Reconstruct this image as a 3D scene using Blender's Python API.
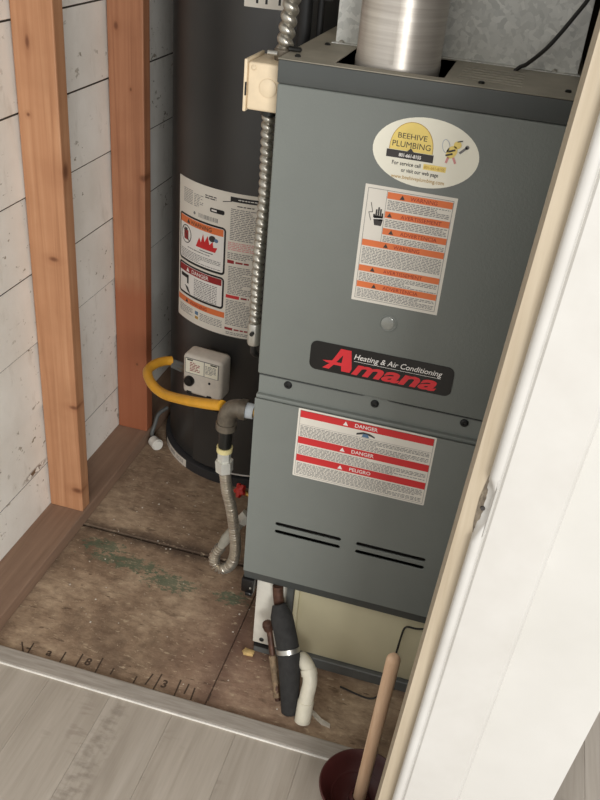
import bpy, bmesh, math, random
from mathutils import Vector, Matrix

# ------------------------------------------------------------------ camera, world, light, exposure
scene = bpy.context.scene
col = scene.collection
for o in list(bpy.data.objects):
    bpy.data.objects.remove(o)

cam_data = bpy.data.cameras.new('camera')
cam_data.sensor_fit = 'VERTICAL'
cam_data.sensor_height = 36.0
cam_data.lens = 865.41 * 36.0 / 800.0
cam_data.clip_start = 0.02
camera = bpy.data.objects.new('camera', cam_data)
col.objects.link(camera)
camera.location = (0.3765, -1.3088, 1.5224)
camera.rotation_euler = (1.01873, -0.08423, 0.27125)
scene.camera = camera

world = bpy.data.worlds.new('world')
scene.world = world
world.use_nodes = True
wbg = world.node_tree.nodes['Background']
wbg.inputs['Color'].default_value = (1.0, 0.985, 0.965, 1)
wbg.inputs['Strength'].default_value = 0.64

def area_light(name, loc, target, sx, sy, power, color):
    d = bpy.data.lights.new(name, 'AREA')
    d.shape = 'RECTANGLE'; d.size = sx; d.size_y = sy
    d.energy = power; d.color = color
    o = bpy.data.objects.new(name, d)
    col.objects.link(o)
    o.location = loc
    o.rotation_euler = (Vector(target) - Vector(loc)).to_track_quat('-Z', 'Y').to_euler()
    return o
# daylight from the room's window, behind and to the right of the camera
area_light('window_daylight', (2.3, -4.1, 1.9), (0.0, 0.0, 0.85), 1.9, 1.6, 122, (1.0, 0.995, 0.985))
# weak warm area light overhead, unseen
area_light('overhead_light', (0.2, -1.9, 2.5), (0.2, -1.7, 0.0), 0.5, 0.5, 6, (1.0, 0.93, 0.82))

scene.view_settings.view_transform = 'Standard'
scene.view_settings.look = 'None'
scene.view_settings.exposure = 0.36
scene.view_settings.gamma = 1.0
scene.view_settings.use_curve_mapping = False

rng = random.Random(7)
PI = math.pi

# ------------------------------------------------------------------ materials
def srgb(r, g, b):
    f = lambda c: (c/255)/12.92 if c/255 <= 0.04045 else (((c/255)+0.055)/1.055)**2.4
    return (f(r), f(g), f(b), 1)

MATS = {}
class NT:
    def __init__(self, name):
        self.m = bpy.data.materials.new(name); self.m.use_nodes = True
        self.t = self.m.node_tree; self.n = self.t.nodes; self.l = self.t.links
        self.b = self.n['Principled BSDF']
        MATS[name] = self.m
    def node(self, kind, **kw):
        x = self.n.new(kind)
        for k, v in kw.items(): setattr(x, k, v)
        return x
    def link(self, a, b): self.l.new(a, b)
    def coords(self, scale=(1, 1, 1), rot=(0, 0, 0)):
        tc = self.node('ShaderNodeTexCoord'); mp = self.node('ShaderNodeMapping')
        mp.inputs['Scale'].default_value = scale; mp.inputs['Rotation'].default_value = rot
        geo = self.node('ShaderNodeNewGeometry')
        self.link(geo.outputs['Position'], mp.inputs['Vector'])
        return mp.outputs['Vector']
    def noise(self, vec, scale, detail=4, rough=0.6, dist=0.0):
        x = self.node('ShaderNodeTexNoise')
        x.inputs['Scale'].default_value = scale; x.inputs['Detail'].default_value = detail
        x.inputs['Roughness'].default_value = rough; x.inputs['Distortion'].default_value = dist
        self.link(vec, x.inputs['Vector'])
        return x.outputs['Fac']
    def ramp(self, fac, stops, interp='LINEAR'):
        x = self.node('ShaderNodeValToRGB'); x.color_ramp.interpolation = interp
        e = x.color_ramp.elements
        while len(e) < len(stops): e.new(0.5)
        for i, (p, c) in enumerate(stops):
            e[i].position = p; e[i].color = c if len(c) == 4 else (*c, 1)
        self.link(fac, x.inputs['Fac'])
        return x.outputs['Color']
    def mix(self, fac, a, b, blend='MIX'):
        x = self.node('ShaderNodeMix', data_type='RGBA', blend_type=blend)
        for s, v in ((x.inputs['Factor'], fac), (x.inputs[6], a), (x.inputs[7], b)):
            if hasattr(v, 'is_linked'): self.link(v, s)
            else: s.default_value = v
        return x.outputs[2]
    def math(self, op, a, b=0.0):
        x = self.node('ShaderNodeMath', operation=op)
        for s, v in ((x.inputs[0], a), (x.inputs[1], b)):
            if hasattr(v, 'is_linked'): self.link(v, s)
            else: s.default_value = v
        return x.outputs[0]
    def bump(self, h, strength=0.3, dist=0.002):
        x = self.node('ShaderNodeBump')
        x.inputs['Strength'].default_value = strength; x.inputs['Distance'].default_value = dist
        self.link(h, x.inputs['Height']); self.link(x.outputs['Normal'], self.b.inputs['Normal'])
    def spot(self, c, radii, soft=0.35):
        """soft mask round a point of the thing, 1 inside"""
        geo = self.node('ShaderNodeNewGeometry')
        s = self.node('ShaderNodeVectorMath', operation='SUBTRACT'); s.inputs[1].default_value = c
        self.link(geo.outputs['Position'], s.inputs[0])
        d = self.node('ShaderNodeVectorMath', operation='DIVIDE'); d.inputs[1].default_value = radii
        self.link(s.outputs[0], d.inputs[0])
        ln = self.node('ShaderNodeVectorMath', operation='LENGTH'); self.link(d.outputs[0], ln.inputs[0])
        mr = self.node('ShaderNodeMapRange'); mr.inputs['From Min'].default_value = 1.0 + soft
        mr.inputs['From Max'].default_value = 1.0 - soft
        self.link(ln.outputs['Value'], mr.inputs['Value'])
        return mr.outputs['Result']
    def color(self, c):
        if hasattr(c, 'is_linked'): self.link(c, self.b.inputs['Base Color'])
        else: self.b.inputs['Base Color'].default_value = c
    def set(self, **kw):
        for k, v in kw.items():
            s = self.b.inputs[k]
            if hasattr(v, 'is_linked'): self.link(v, s)
            else: s.default_value = v

def plain(name, c, rough=0.5, metal=0.0, var=0.12, scale=30, bump=0.0, bscale=300, bdist=0.0005):
    t = NT(name)
    v = t.coords()
    n = t.noise(v, scale, 3)
    dark = tuple(x*(1-var) for x in c[:3]) + (1,); lite = tuple(min(1, x*(1+var)) for x in c[:3]) + (1,)
    t.color(t.ramp(n, [(0.3, dark), (0.7, lite)]))
    t.set(Roughness=rough, Metallic=metal)
    if bump: t.bump(t.noise(v, bscale, 2), bump, bdist)
    return t.m

plain('furnace_paint', srgb(117, 121, 116), 0.42, 0.0, 0.04, 6, 0.55, 260, 0.0006)
plain('furnace_trim', srgb(74, 77, 75), 0.45, 0.0, 0.05, 8, 0.3, 260, 0.0005)
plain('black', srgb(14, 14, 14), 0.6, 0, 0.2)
plain('black_gloss', srgb(16, 15, 15), 0.3, 0, 0.1)
plain('screw_metal', srgb(60, 60, 58), 0.35, 0.8)
plain('bright_metal', srgb(200, 198, 190), 0.36, 0.85, 0.06)
plain('conduit_metal', srgb(176, 172, 162), 0.34, 0.9, 0.1)
plain('zinc', srgb(222, 221, 212), 0.35, 0.35, 0.06)
plain('steel_corrugated', srgb(206, 198, 184), 0.30, 0.75, 0.06)
plain('deck_dusty', srgb(164, 158, 143), 0.6, 0.0, 0.14, 14)
plain('wrap_brown', srgb(128, 108, 84), 0.8, 0, 0.4, 90)
plain('gray_iron', srgb(112, 104, 92), 0.36, 0.45, 0.25, 60, 0.3, 400)
plain('brass', srgb(190, 150, 80), 0.3, 0.9)
plain('teflon', srgb(222, 230, 236), 0.6, 0, 0.05)
plain('thread_tape', srgb(222, 208, 150), 0.6, 0, 0.08)
plain('paper', srgb(226, 220, 208), 0.5, 0, 0.02, 12)
plain('ink', srgb(58, 54, 52), 0.55, 0, 0.05)
plain('ink_grey', srgb(122, 120, 118), 0.55, 0, 0.12, 300)
plain('ink_black', srgb(24, 22, 22), 0.5, 0, 0.05)
plain('ink_orange', srgb(226, 120, 66), 0.5, 0, 0.03)
plain('ink_red', srgb(206, 44, 46), 0.5, 0, 0.03)
plain('ink_dark_red', srgb(150, 34, 36), 0.5, 0, 0.04)
plain('ink_pink', srgb(216, 150, 146), 0.5, 0, 0.1, 300)
plain('ink_yellow', srgb(240, 214, 122), 0.5, 0, 0.06)
plain('ink_gold', srgb(184, 144, 58), 0.5, 0, 0.05)
plain('ink_wing', srgb(186, 188, 192), 0.5, 0, 0.05)
plain('ink_white', srgb(236, 232, 226), 0.5, 0, 0.02)
plain('ink_blue', srgb(90, 120, 150), 0.5, 0, 0.05)
plain('brand_red', srgb(214, 44, 52), 0.35, 0, 0.03)
plain('oval_paper', srgb(240, 236, 218), 0.4, 0, 0.02, 12)
plain('cream_box', srgb(222, 203, 172), 0.45, 0, 0.06, 40, 0.25, 300)
plain('cream_panel', srgb(206, 198, 166), 0.5, 0, 0.05, 9)
plain('white_panel', srgb(216, 212, 200), 0.45, 0, 0.08, 25)
plain('grey_rail', srgb(98, 100, 98), 0.5, 0, 0.12, 20)
plain('foam', srgb(44, 43, 42), 0.85, 0, 0.25, 60, 0.6, 180, 0.001)
plain('copper', srgb(84, 58, 46), 0.5, 0.35, 0.35, 60)
plain('pvc', srgb(226, 220, 200), 0.4, 0, 0.07, 40)
plain('wire_black', srgb(30, 28, 26), 0.5, 0, 0.1)
plain('yellow_coat', srgb(224, 164, 50), 0.42, 0, 0.07, 40)
plain('red_plastic', srgb(166, 34, 28), 0.4, 0, 0.15)
plain('white_plastic', srgb(222, 219, 210), 0.45, 0, 0.04)
plain('grey_plastic', srgb(214, 206, 194), 0.5, 0, 0.06, 60)
plain('tape_grey', srgb(150, 146, 134), 0.55, 0, 0.15, 40)
plain('maroon_rubber', srgb(74, 34, 32), 0.45, 0, 0.15, 20)
plain('plaster_bit', srgb(206, 198, 184), 0.8, 0, 0.2, 100)
plain('ceiling_board', srgb(140, 132, 118), 0.8, 0, 0.1)
plain('yellow_crumb', srgb(196, 166, 110), 0.8, 0, 0.2, 80)
plain('frost_glass', srgb(150, 152, 146), 0.15, 0.2, 0.1, 60)

# white painted wall and casing
t = NT('white_paint'); v = t.coords()
t.color(t.ramp(t.noise(v, 5, 4), [(0.3, srgb(196, 194, 188)), (0.7, srgb(204, 202, 197))]))
t.set(Roughness=0.55); t.bump(t.noise(v, 120, 3), 0.12, 0.001)
t = NT('white_gloss'); v = t.coords()
t.color(t.ramp(t.noise(v, 8, 4), [(0.3, srgb(194, 191, 185)), (0.7, srgb(204, 202, 197))]))
t.set(Roughness=0.35); t.bump(t.noise(v, 60, 3), 0.12, 0.001)

# bare pale wood of the jamb
t = NT('jamb_wood'); v = t.coords((60, 60, 3))
t.color(t.ramp(t.noise(v, 1.5, 4), [(0.25, srgb(164, 149, 126)), (0.75, srgb(186, 173, 151))]))
t.set(Roughness=0.6)
t = NT('gouged_wood'); v = t.coords((60, 60, 30))
t.color(t.ramp(t.noise(v, 2, 4), [(0.3, srgb(104, 92, 80)), (0.75, srgb(190, 176, 154))]))
t.set(Roughness=0.8); t.bump(t.noise(v, 3, 4), 0.5, 0.002)

# studs
def stud_mat(name, a, b, c, knots, stain=None):
    t = NT(name); v = t.coords((70, 70, 2.2))
    n = t.noise(v, 1.0, 5, 0.6, 0.6)
    base = t.ramp(n, [(0.25, a), (0.5, b), (0.78, c)])
    v2 = t.coords((4, 4, 4)); blot = t.noise(v2, 2.2, 3)
    base = t.mix(t.ramp(blot, [(0.4, (0, 0, 0)), (0.75, (0.45, 0.45, 0.45))]), base, a)
    if stain:
        sz, scol = stain
        g = t.node('ShaderNodeNewGeometry'); s = t.node('ShaderNodeSeparateXYZ')
        t.link(g.outputs['Position'], s.inputs[0])
        wob = t.math('MULTIPLY', t.noise(t.coords((120, 20, 9)), 0.6, 3), 0.11)
        h = t.math('ADD', s.outputs['Z'], wob)
        mr = t.node('ShaderNodeMapRange'); t.link(h, mr.inputs['Value'])
        mr.inputs['From Min'].default_value = sz + 0.03; mr.inputs['From Max'].default_value = sz - 0.03
        mr.inputs['To Max'].default_value = 0.75
        base = t.mix(mr.outputs['Result'], base, scol)
    for (c0, r0) in knots:
        ring = t.spot(c0, tuple(x*1.9 for x in r0), 0.6)
        base = t.mix(t.math('MULTIPLY', ring, 0.35), base, srgb(140, 86, 54))
        base = t.mix(t.math('MULTIPLY', t.spot(c0, tuple(x*0.8 for x in r0), 0.5), 0.85), base, srgb(104, 60, 36))
    t.color(base); t.set(Roughness=0.62)
    t.bump(n, 0.12, 0.001)
stud_mat('stud_wood', srgb(158, 110, 76), srgb(180, 130, 94), srgb(194, 147, 110),
         [((-0.565, 0.28, 0.742), (0.012, .05, 0.006)), ((-0.538, 0.28, 0.36), (0.013, .05, 0.006)),
          ((-0.543, 0.28, 0.105), (0.016, .05, 0.009)), ((-0.60, 0.28, 1.05), (0.004, .05, 0.004)),
          ((-0.53, 0.30, 0.94), (0.02, .012, 0.02)), ((-0.59, 0.28, 1.19), (0.005, .05, 0.014))])
stud_mat('stud_wood_red', srgb(140, 90, 62), srgb(164, 111, 79), srgb(178, 126, 92),
         [((-0.534, 0.69, 0.815), (0.012, .05, 0.010)), ((-0.60, 0.69, 1.17), (0.006, .05, 0.010)),
          ((-0.56, 0.69, 0.265), (0.004, .05, 0.005)), ((-0.565, 0.69, 1.03), (0.003, .05, 0.005))],
         (0.56, srgb(150, 84, 54)))
t = NT('plate_wood'); v = t.coords((40, 2.2, 40))
n = t.noise(v, 1.4, 5)
base = t.ramp(n, [(0.25, srgb(124, 98, 80)), (0.75, srgb(152, 124, 103))])
base = t.mix(t.ramp(t.noise(t.coords(), 7, 4), [(0.5, (0, 0, 0)), (0.75, (.5, .5, .5))]), base, srgb(150, 124, 104))
t.color(base); t.set(Roughness=0.75); t.bump(n, 0.2, 0.001)

# flaking white paint on the siding boards
t = NT('siding_paint'); v = t.coords()
base = t.ramp(t.noise(v, 6, 5), [(0.3, srgb(228, 222, 211)), (0.7, srgb(242, 238, 229))])
chips = t.ramp(t.noise(t.coords((1, 1.0, 1.6)), 34, 5, 0.65), [(0.625, (0, 0, 0)), (0.66, (1, 1, 1))])
sel = t.ramp(t.noise(v, 4.5, 3), [(0.43, (0, 0, 0)), (0.56, (1, 1, 1))])
base = t.mix(t.mix(1.0, chips, sel, 'MULTIPLY'), base, srgb(150, 138, 118))
dirt = t.ramp(t.noise(t.coords((1, 3, 1)), 9, 4), [(0.58, (0, 0, 0)), (0.85, (0.5, .5, .5))])
base = t.mix(dirt, base, srgb(172, 162, 144))
rot = t.spot((-0.62, 0.235, 0.18), (0.05, 0.045, 0.008), 0.5)
rot = t.math('MULTIPLY', rot, t.math('GREATER_THAN', t.noise(v, 70, 3), 0.44))
base = t.mix(rot, base, srgb(112, 88, 66))
t.color(base); t.set(Roughness=0.8); t.bump(t.noise(v, 40, 5), 0.3, 0.002)

# old sheet subfloor
t = NT('subfloor_board'); v = t.coords()
big = t.noise(v, 5, 5, 0.65)
base = t.ramp(big, [(0.34, srgb(116, 96, 78)), (0.5, srgb(164, 140, 115)), (0.64, srgb(198, 174, 146))])
fl = t.node('ShaderNodeTexVoronoi', feature='F1'); fl.inputs['Scale'].default_value = 1.0
t.link(t.coords((60, 24, 1), (0, 0, 0.5)), fl.inputs['Vector'])
flake = t.node('ShaderNodeSeparateColor'); t.link(fl.outputs['Color'], flake.inputs[0])
base = t.mix(0.13, base, t.ramp(flake.outputs[0], [(0.0, srgb(108, 86, 68)), (0.6, srgb(138, 114, 92)), (1.0, srgb(170, 146, 118))]))
base = t.mix(t.ramp(t.noise(t.coords((1, 2.4, 1), (0, 0, 0.25)), 22, 6, 0.7), [(0.35, (.55, .55, .55)), (0.6, (0, 0, 0))]), base, srgb(104, 80, 62))
red = t.spot((0.02, -0.02, 0), (0.13, 0.2, 1), 0.7)
base = t.mix(t.math('MULTIPLY', red, 0.45), base, srgb(122, 84, 74))
for c0, r0 in (((-0.36, 0.190, 0), (0.13, 0.030, 1)), ((-0.235, 0.160, 0), (0.085, 0.034, 1)), ((-0.44, 0.225, 0), (0.07, 0.03, 1)), ((-0.07, 0.165, 0), (0.05, 0.028, 1))):
    m_ = t.math('MULTIPLY', t.spot(c0, r0, 0.7), 1.0)
    m_ = t.ramp(t.math('ADD', m_, t.math('MULTIPLY', t.math('SUBTRACT', t.noise(t.coords((1, 1.6, 1)), 55, 6, 0.75), 0.5), 3.2)), [(0.66, (0, 0, 0)), (0.84, (1, 1, 1))])
    base = t.mix(t.mix(1.0, m_, (0.7, 0.7, 0.7, 1), 'MULTIPLY'), base, srgb(74, 100, 78))
seam = t.spot((-0.022, 0.05, 0), (0.022, 0.24, 1), 0.8)
base = t.mix(t.math('MULTIPLY', seam, 0.55), base, srgb(86, 62, 52))
seam = t.math('ADD', t.spot((-0.3, 0.283, 0), (0.33, 0.024, 1), 0.6), t.math('MULTIPLY', t.math('SUBTRACT', t.noise(v, 45, 4), 0.5), 1.2))
base = t.mix(t.math('MULTIPLY', t.math('MAXIMUM', t.math('MINIMUM', seam, 1.0), 0.0), 0.8), base, srgb(62, 48, 38))
dark = t.ramp(t.noise(t.coords((1, 2.2, 1)), 12, 6, 0.7), [(0.58, (0, 0, 0)), (0.70, (.7, .7, .7))])
base = t.mix(dark, base, srgb(88, 70, 55))
scr = t.ramp(t.noise(t.coords((14, 52, 1), (0, 0, -0.5)), 1.6, 4, 0.6), [(0.64, (0, 0, 0)), (0.69, (.75, .75, .75))])
base = t.mix(scr, base, srgb(84, 64, 50))
spk = t.ramp(t.noise(v, 150, 3, 0.6), [(0.66, (0, 0, 0)), (0.72, (.7, .7, .7))])
base = t.mix(spk, base, srgb(200, 182, 156))
pale = t.ramp(t.noise(t.coords((1.4, 3.5, 1), (0, 0, 0.3)), 30, 4, 0.6), [(0.60, (0, 0, 0)), (0.68, (.7, .7, .7))])
base = t.mix(pale, base, srgb(192, 172, 144))
t.color(base); t.set(Roughness=0.85)
t.bump(t.noise(v, 60, 6, 0.7), 0.5, 0.003)
plain('stamp_ink', srgb(74, 58, 46), 0.8, 0, 0.2, 200)
plain('floor_gap', srgb(38, 30, 24), 0.9, 0, 0.3, 60)

# vinyl planks: each plank object shifts its own grain
t = NT('vinyl'); 
oi = t.node('ShaderNodeObjectInfo')
geo = t.node('ShaderNodeNewGeometry')
add = t.node('ShaderNodeVectorMath', operation='MULTIPLY_ADD')
cmb = t.node('ShaderNodeCombineXYZ'); t.link(oi.outputs['Random'], cmb.inputs['X']); t.link(oi.outputs['Random'], cmb.inputs['Y'])
add.inputs[1].default_value = (7, 13, 0)
t.link(cmb.outputs[0], add.inputs[0]); t.link(geo.outputs['Position'], add.inputs[2])
def vm(scale):
    mp = t.node('ShaderNodeMapping'); mp.inputs['Scale'].default_value = scale
    t.link(add.outputs[0], mp.inputs['Vector']); return mp.outputs['Vector']
n1 = t.noise(vm((26, 2.2, 1)), 1.0, 5, 0.6, 0.4)
n2 = t.noise(vm((120, 5, 1)), 1.0, 3)
base = t.ramp(n1, [(0.28, srgb(158, 148, 135)), (0.5, srgb(176, 166, 153)), (0.75, srgb(192, 183, 171))])
base = t.mix(0.25, base, t.ramp(n2, [(0.3, srgb(138, 128, 116)), (0.7, srgb(184, 175, 163))]))
rowm = t.ramp(t.noise(vm((7, 5, 1)), 1.0, 2), [(0.56, (0, 0, 0)), (0.68, (1, 1, 1))])
tick = t.ramp(t.noise(vm((16, 62, 1)), 1.0, 2), [(0.5, (0, 0, 0)), (0.6, (.42, .42, .42))])
base = t.mix(t.mix(1.0, rowm, tick, 'MULTIPLY'), base, srgb(128, 116, 104))
pat = t.spot((-0.185, -0.40, 0), (0.026, 0.24, 1), 0.5)
ptk = t.ramp(t.noise(t.coords((38, 60, 1), (0, 0, 0.1)), 1.0, 3), [(0.45, (0, 0, 0)), (0.65, (.5, .5, .5))])
base = t.mix(t.math('MULTIPLY', pat, ptk), base, srgb(118, 108, 97))
hsv = t.node('ShaderNodeHueSaturation'); t.link(base, hsv.inputs['Color'])
t.link(t.math('ADD', t.math('MULTIPLY', oi.outputs['Random'], 0.12), 0.94), hsv.inputs['Value'])
t.color(hsv.outputs['Color']); t.set(Roughness=0.45); t.bump(n2, 0.08, 0.0006)
t = NT('strip_vinyl'); n = t.noise(t.coords((6, 70, 1)), 2.0, 4)
t.color(t.ramp(n, [(0.3, srgb(148, 140, 130)), (0.7, srgb(176, 168, 158))])); t.set(Roughness=0.5); t.bump(n, 0.15, 0.0008)
plain('strip_edge', srgb(226, 222, 214), 0.4, 0, 0.1, 40)

# water heater jacket: satin dark grey
t = NT('heater_paint'); v = t.coords()
t.color(t.ramp(t.noise(v, 4, 3), [(0.3, srgb(66, 65, 64)), (0.7, srgb(74, 73, 71))]))
t.set(Roughness=0.36, Metallic=0.35); t.bump(t.noise(t.coords((1, 1, .12)), 40, 2), 0.06, 0.001)
plain('heater_base_paint', srgb(54, 54, 56), 0.5, 0.1, 0.08)

# galvanised sheet
t = NT('galvanised'); v = t.coords()
vo = t.node('ShaderNodeTexVoronoi'); vo.inputs['Scale'].default_value = 120
dn = t.node('ShaderNodeTexNoise'); dn.inputs['Scale'].default_value = 50; t.link(v, dn.inputs['Vector'])
vv = t.node('ShaderNodeVectorMath', operation='MULTIPLY_ADD'); vv.inputs[1].default_value = (.02, .02, .02)
t.link(dn.outputs['Color'], vv.inputs[0]); t.link(v, vv.inputs[2]); t.link(vv.outputs[0], vo.inputs['Vector'])
sep = t.node('ShaderNodeSeparateColor'); t.link(vo.outputs['Color'], sep.inputs[0])
base = t.ramp(sep.outputs[0], [(0.0, srgb(184, 185, 180)), (1.0, srgb(216, 216, 210))])
base = t.mix(t.ramp(t.noise(v, 14, 4), [(0.4, (0, 0, 0)), (0.7, (.6, .6, .6))]), base, srgb(196, 196, 190))
t.color(base); t.set(Metallic=0.3, Roughness=t.math('ADD', t.math('MULTIPLY', sep.outputs[1], 0.10), 0.45))
t = NT('flue_metal'); v = t.coords((1, 1, 30))
t.color(t.ramp(t.noise(v, 6, 3), [(0.3, srgb(188, 180, 170)), (0.7, srgb(212, 206, 196))]))
t.set(Metallic=0.55, Roughness=0.36)
t = NT('plunger_wood'); v = t.coords((60, 60, 6))
t.color(t.ramp(t.noise(v, 1.4, 4), [(0.3, srgb(208, 170, 136)), (0.75, srgb(230, 198, 166))])); t.set(Roughness=0.55)
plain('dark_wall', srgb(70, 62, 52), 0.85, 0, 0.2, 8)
def M(n): return MATS[n]

# ------------------------------------------------------------------ mesh helpers
def off(parent):
    v = Vector((0, 0, 0)); p = parent
    while p: v += p.location; p = p.parent
    return v

def obj(name, bm, mat, parent=None, smooth=False, loc=None):
    """loc: origin for a top-level mesh; mesh data are given in world coordinates"""
    me = bpy.data.meshes.new(name)
    if isinstance(mat, str): mat = M(mat)
    me.materials.append(mat)
    base = off(parent) if parent else Vector(loc or (0, 0, 0))
    bmesh.ops.translate(bm, verts=bm.verts, vec=-base)
    bmesh.ops.recalc_face_normals(bm, faces=bm.faces)
    bm.to_mesh(me); bm.free()
    if smooth:
        for p in me.polygons: p.use_smooth = True
        try: me.set_sharp_from_angle(angle=math.radians(38))
        except Exception: pass
    o = bpy.data.objects.new(name, me); col.objects.link(o)
    if parent: o.parent = parent
    else: o.location = base
    return o

def thing(name, label, cat, loc, group=None):
    o = bpy.data.objects.new(name, None); col.objects.link(o)
    o.empty_display_size = 0.05; o.location = loc
    tag(o, label, cat, group); return o

def tag(o, label, cat, group=None):
    o['label'] = label; o['category'] = cat
    if group: o['group'] = group
    return o

def struct(o, label=None):
    o['kind'] = 'structure'
    if label: o['label'] = label
    return o

def B(): return bmesh.new()

def box(bm, a, b, bevel=0.0, seg=2, mtx=None):
    r = bmesh.ops.create_cube(bm, size=1.0)
    vs = r['verts']
    for v in vs:
        v.co = Vector(((a[i]+b[i])/2 + v.co[i]*(b[i]-a[i]) for i in range(3)))
    if bevel > 0:
        es = list({e for v in vs for e in v.link_edges})
        rr = bmesh.ops.bevel(bm, geom=es, offset=bevel, segments=seg, affect='EDGES', profile=0.5)
        vs = list({v for f in rr['faces'] for v in f.verts} | {v for v in vs if v.is_valid})
    if mtx: bmesh.ops.transform(bm, matrix=mtx, verts=vs)
    return bm

def tube(bm, path, rad, seg=14, caps=True, rfun=None):
    """sweep a circle along world points; rfun(s, theta) gives the radius"""
    pts = [Vector(p) for p in path]
    n = len(pts); s = 0.0; rings = []
    up = None
    for i in range(n):
        d = (pts[min(i+1, n-1)] - pts[max(i-1, 0)]).normalized()
        if up is None:
            up = Vector((0, 0, 1)) if abs(d.z) < 0.9 else Vector((0, 1, 0))
            up = (up - d*up.dot(d)).normalized()
        else:
            up = (up - d*up.dot(d)).normalized()
        w = d.cross(up)
        if i: s += (pts[i]-pts[i-1]).length
        ring = []
        for k in range(seg):
            a = 2*PI*k/seg
            rr = rfun(s, a) if rfun else (rad[i] if isinstance(rad, (list, tuple)) else rad)
            ring.append(bm.verts.new(pts[i] + (up*math.cos(a) + w*math.sin(a))*rr))
        rings.append(ring)
    for i in range(n-1):
        for k in range(seg):
            bm.faces.new((rings[i][k], rings[i][(k+1) % seg], rings[i+1][(k+1) % seg], rings[i+1][k]))
    if caps:
        bm.faces.new(rings[0]); bm.faces.new(rings[-1])
    return bm

def spline(pts, step=0.004):
    """Catmull-Rom through points, resampled at even steps"""
    P = [Vector(p) for p in pts]; P = [P[0]*2-P[1]] + P + [P[-1]*2-P[-2]]
    dense = []
    for i in range(1, len(P)-2):
        for k in range(160):
            u = k/160; a, b, c, d = P[i-1], P[i], P[i+1], P[i+2]
            dense.append(0.5*((2*b)+(-a+c)*u+(2*a-5*b+4*c-d)*u*u+(-a+3*b-3*c+d)*u**3))
    dense.append(P[-2])
    out = [dense[0]]; acc = 0.0
    for i in range(1, len(dense)):
        acc += (dense[i]-dense[i-1]).length
        if acc >= step: out.append(dense[i]); acc = 0.0
    if (out[-1]-dense[-1]).length > step*0.3: out.append(dense[-1])
    return out

def lathe(bm, prof, centre, axis=(0, 0, 1), seg=32, a0=0.0, a1=2*PI, closed_ends=True):
    """prof: list of (radius, height along axis)"""
    ax = Vector(axis).normalized()
    u = Vector((1, 0, 0)) if abs(ax.x) < 0.9 else Vector((0, 1, 0))
    u = (u - ax*u.dot(ax)).normalized(); w = ax.cross(u)
    c = Vector(centre); full = abs(a1-a0-2*PI) < 1e-6
    cnt = seg if full else seg+1
    rings = []
    for r, h in prof:
        rings.append([bm.verts.new(c + ax*h + (u*math.cos(a0+(a1-a0)*k/seg) + w*math.sin(a0+(a1-a0)*k/seg))*max(r, 1e-5)) for k in range(cnt)])
    for i in range(len(prof)-1):
        for k in range(seg):
            k2 = (k+1) % cnt if full else k+1
            bm.faces.new((rings[i][k], rings[i][k2], rings[i+1][k2], rings[i+1][k]))
    if closed_ends and full:
        bm.faces.new(rings[0]); bm.faces.new(rings[-1])
    return bm

def cyl(bm, p, q, r, seg=20):
    return tube(bm, [p, q], r, seg)

def prism(bm, pts, d):
    """pts: closed loop of world points; extruded by vector d"""
    d = Vector(d); a = [bm.verts.new(Vector(p)) for p in pts]; b = [bm.verts.new(Vector(p)+d) for p in pts]
    n = len(a)
    bm.faces.new(a); bm.faces.new(list(reversed(b)))
    for i in range(n): bm.faces.new((a[i], b[i], b[(i+1) % n], a[(i+1) % n]))
    return bm

def sheet_with_holes(loops, depth, mapf):
    """flat plate with holes: loops in 2D (outer first); mapf(x, y, h) to world, h in 0..depth"""
    cu = bpy.data.curves.new('tmp', 'CURVE'); cu.dimensions = '2D'; cu.fill_mode = 'BOTH'; cu.extrude = 0.5
    for lp in loops:
        sp = cu.splines.new('POLY'); sp.points.add(len(lp)-1); sp.use_cyclic_u = True
        for p, (x, y) in zip(sp.points, lp): p.co = (x, y, 0, 1)
    o = bpy.data.objects.new('tmp', cu); col.objects.link(o)
    me = bpy.data.meshes.new_from_object(o)
    bm = B(); bm.from_mesh(me)
    bpy.data.objects.remove(o); bpy.data.curves.remove(cu); bpy.data.meshes.remove(me)
    for v in bm.verts: v.co = Vector(mapf(v.co.x, v.co.y, (v.co.z+0.5)*depth))
    bmesh.ops.remove_doubles(bm, verts=bm.verts, dist=1e-6)
    return bm

def stadium(x0, x1, y0, y1, n=8):
    r = (y1-y0)/2; cy = (y0+y1)/2
    return [(x1-r+r*math.sin(PI*k/n), cy-r*math.cos(PI*k/n)) for k in range(n+1)] + \
           [(x0+r-r*math.sin(PI*k/n), cy+r*math.cos(PI*k/n)) for k in range(n+1)]

def rrect(x0, x1, y0, y1, r, n=5):
    out = []
    for cx, cy, a in ((x1-r, y0+r, -PI/2), (x1-r, y1-r, 0), (x0+r, y1-r, PI/2), (x0+r, y0+r, PI)):
        for k in range(n+1): out.append((cx+r*math.cos(a+PI/2*k/n), cy+r*math.sin(a+PI/2*k/n)))
    return out

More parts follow.
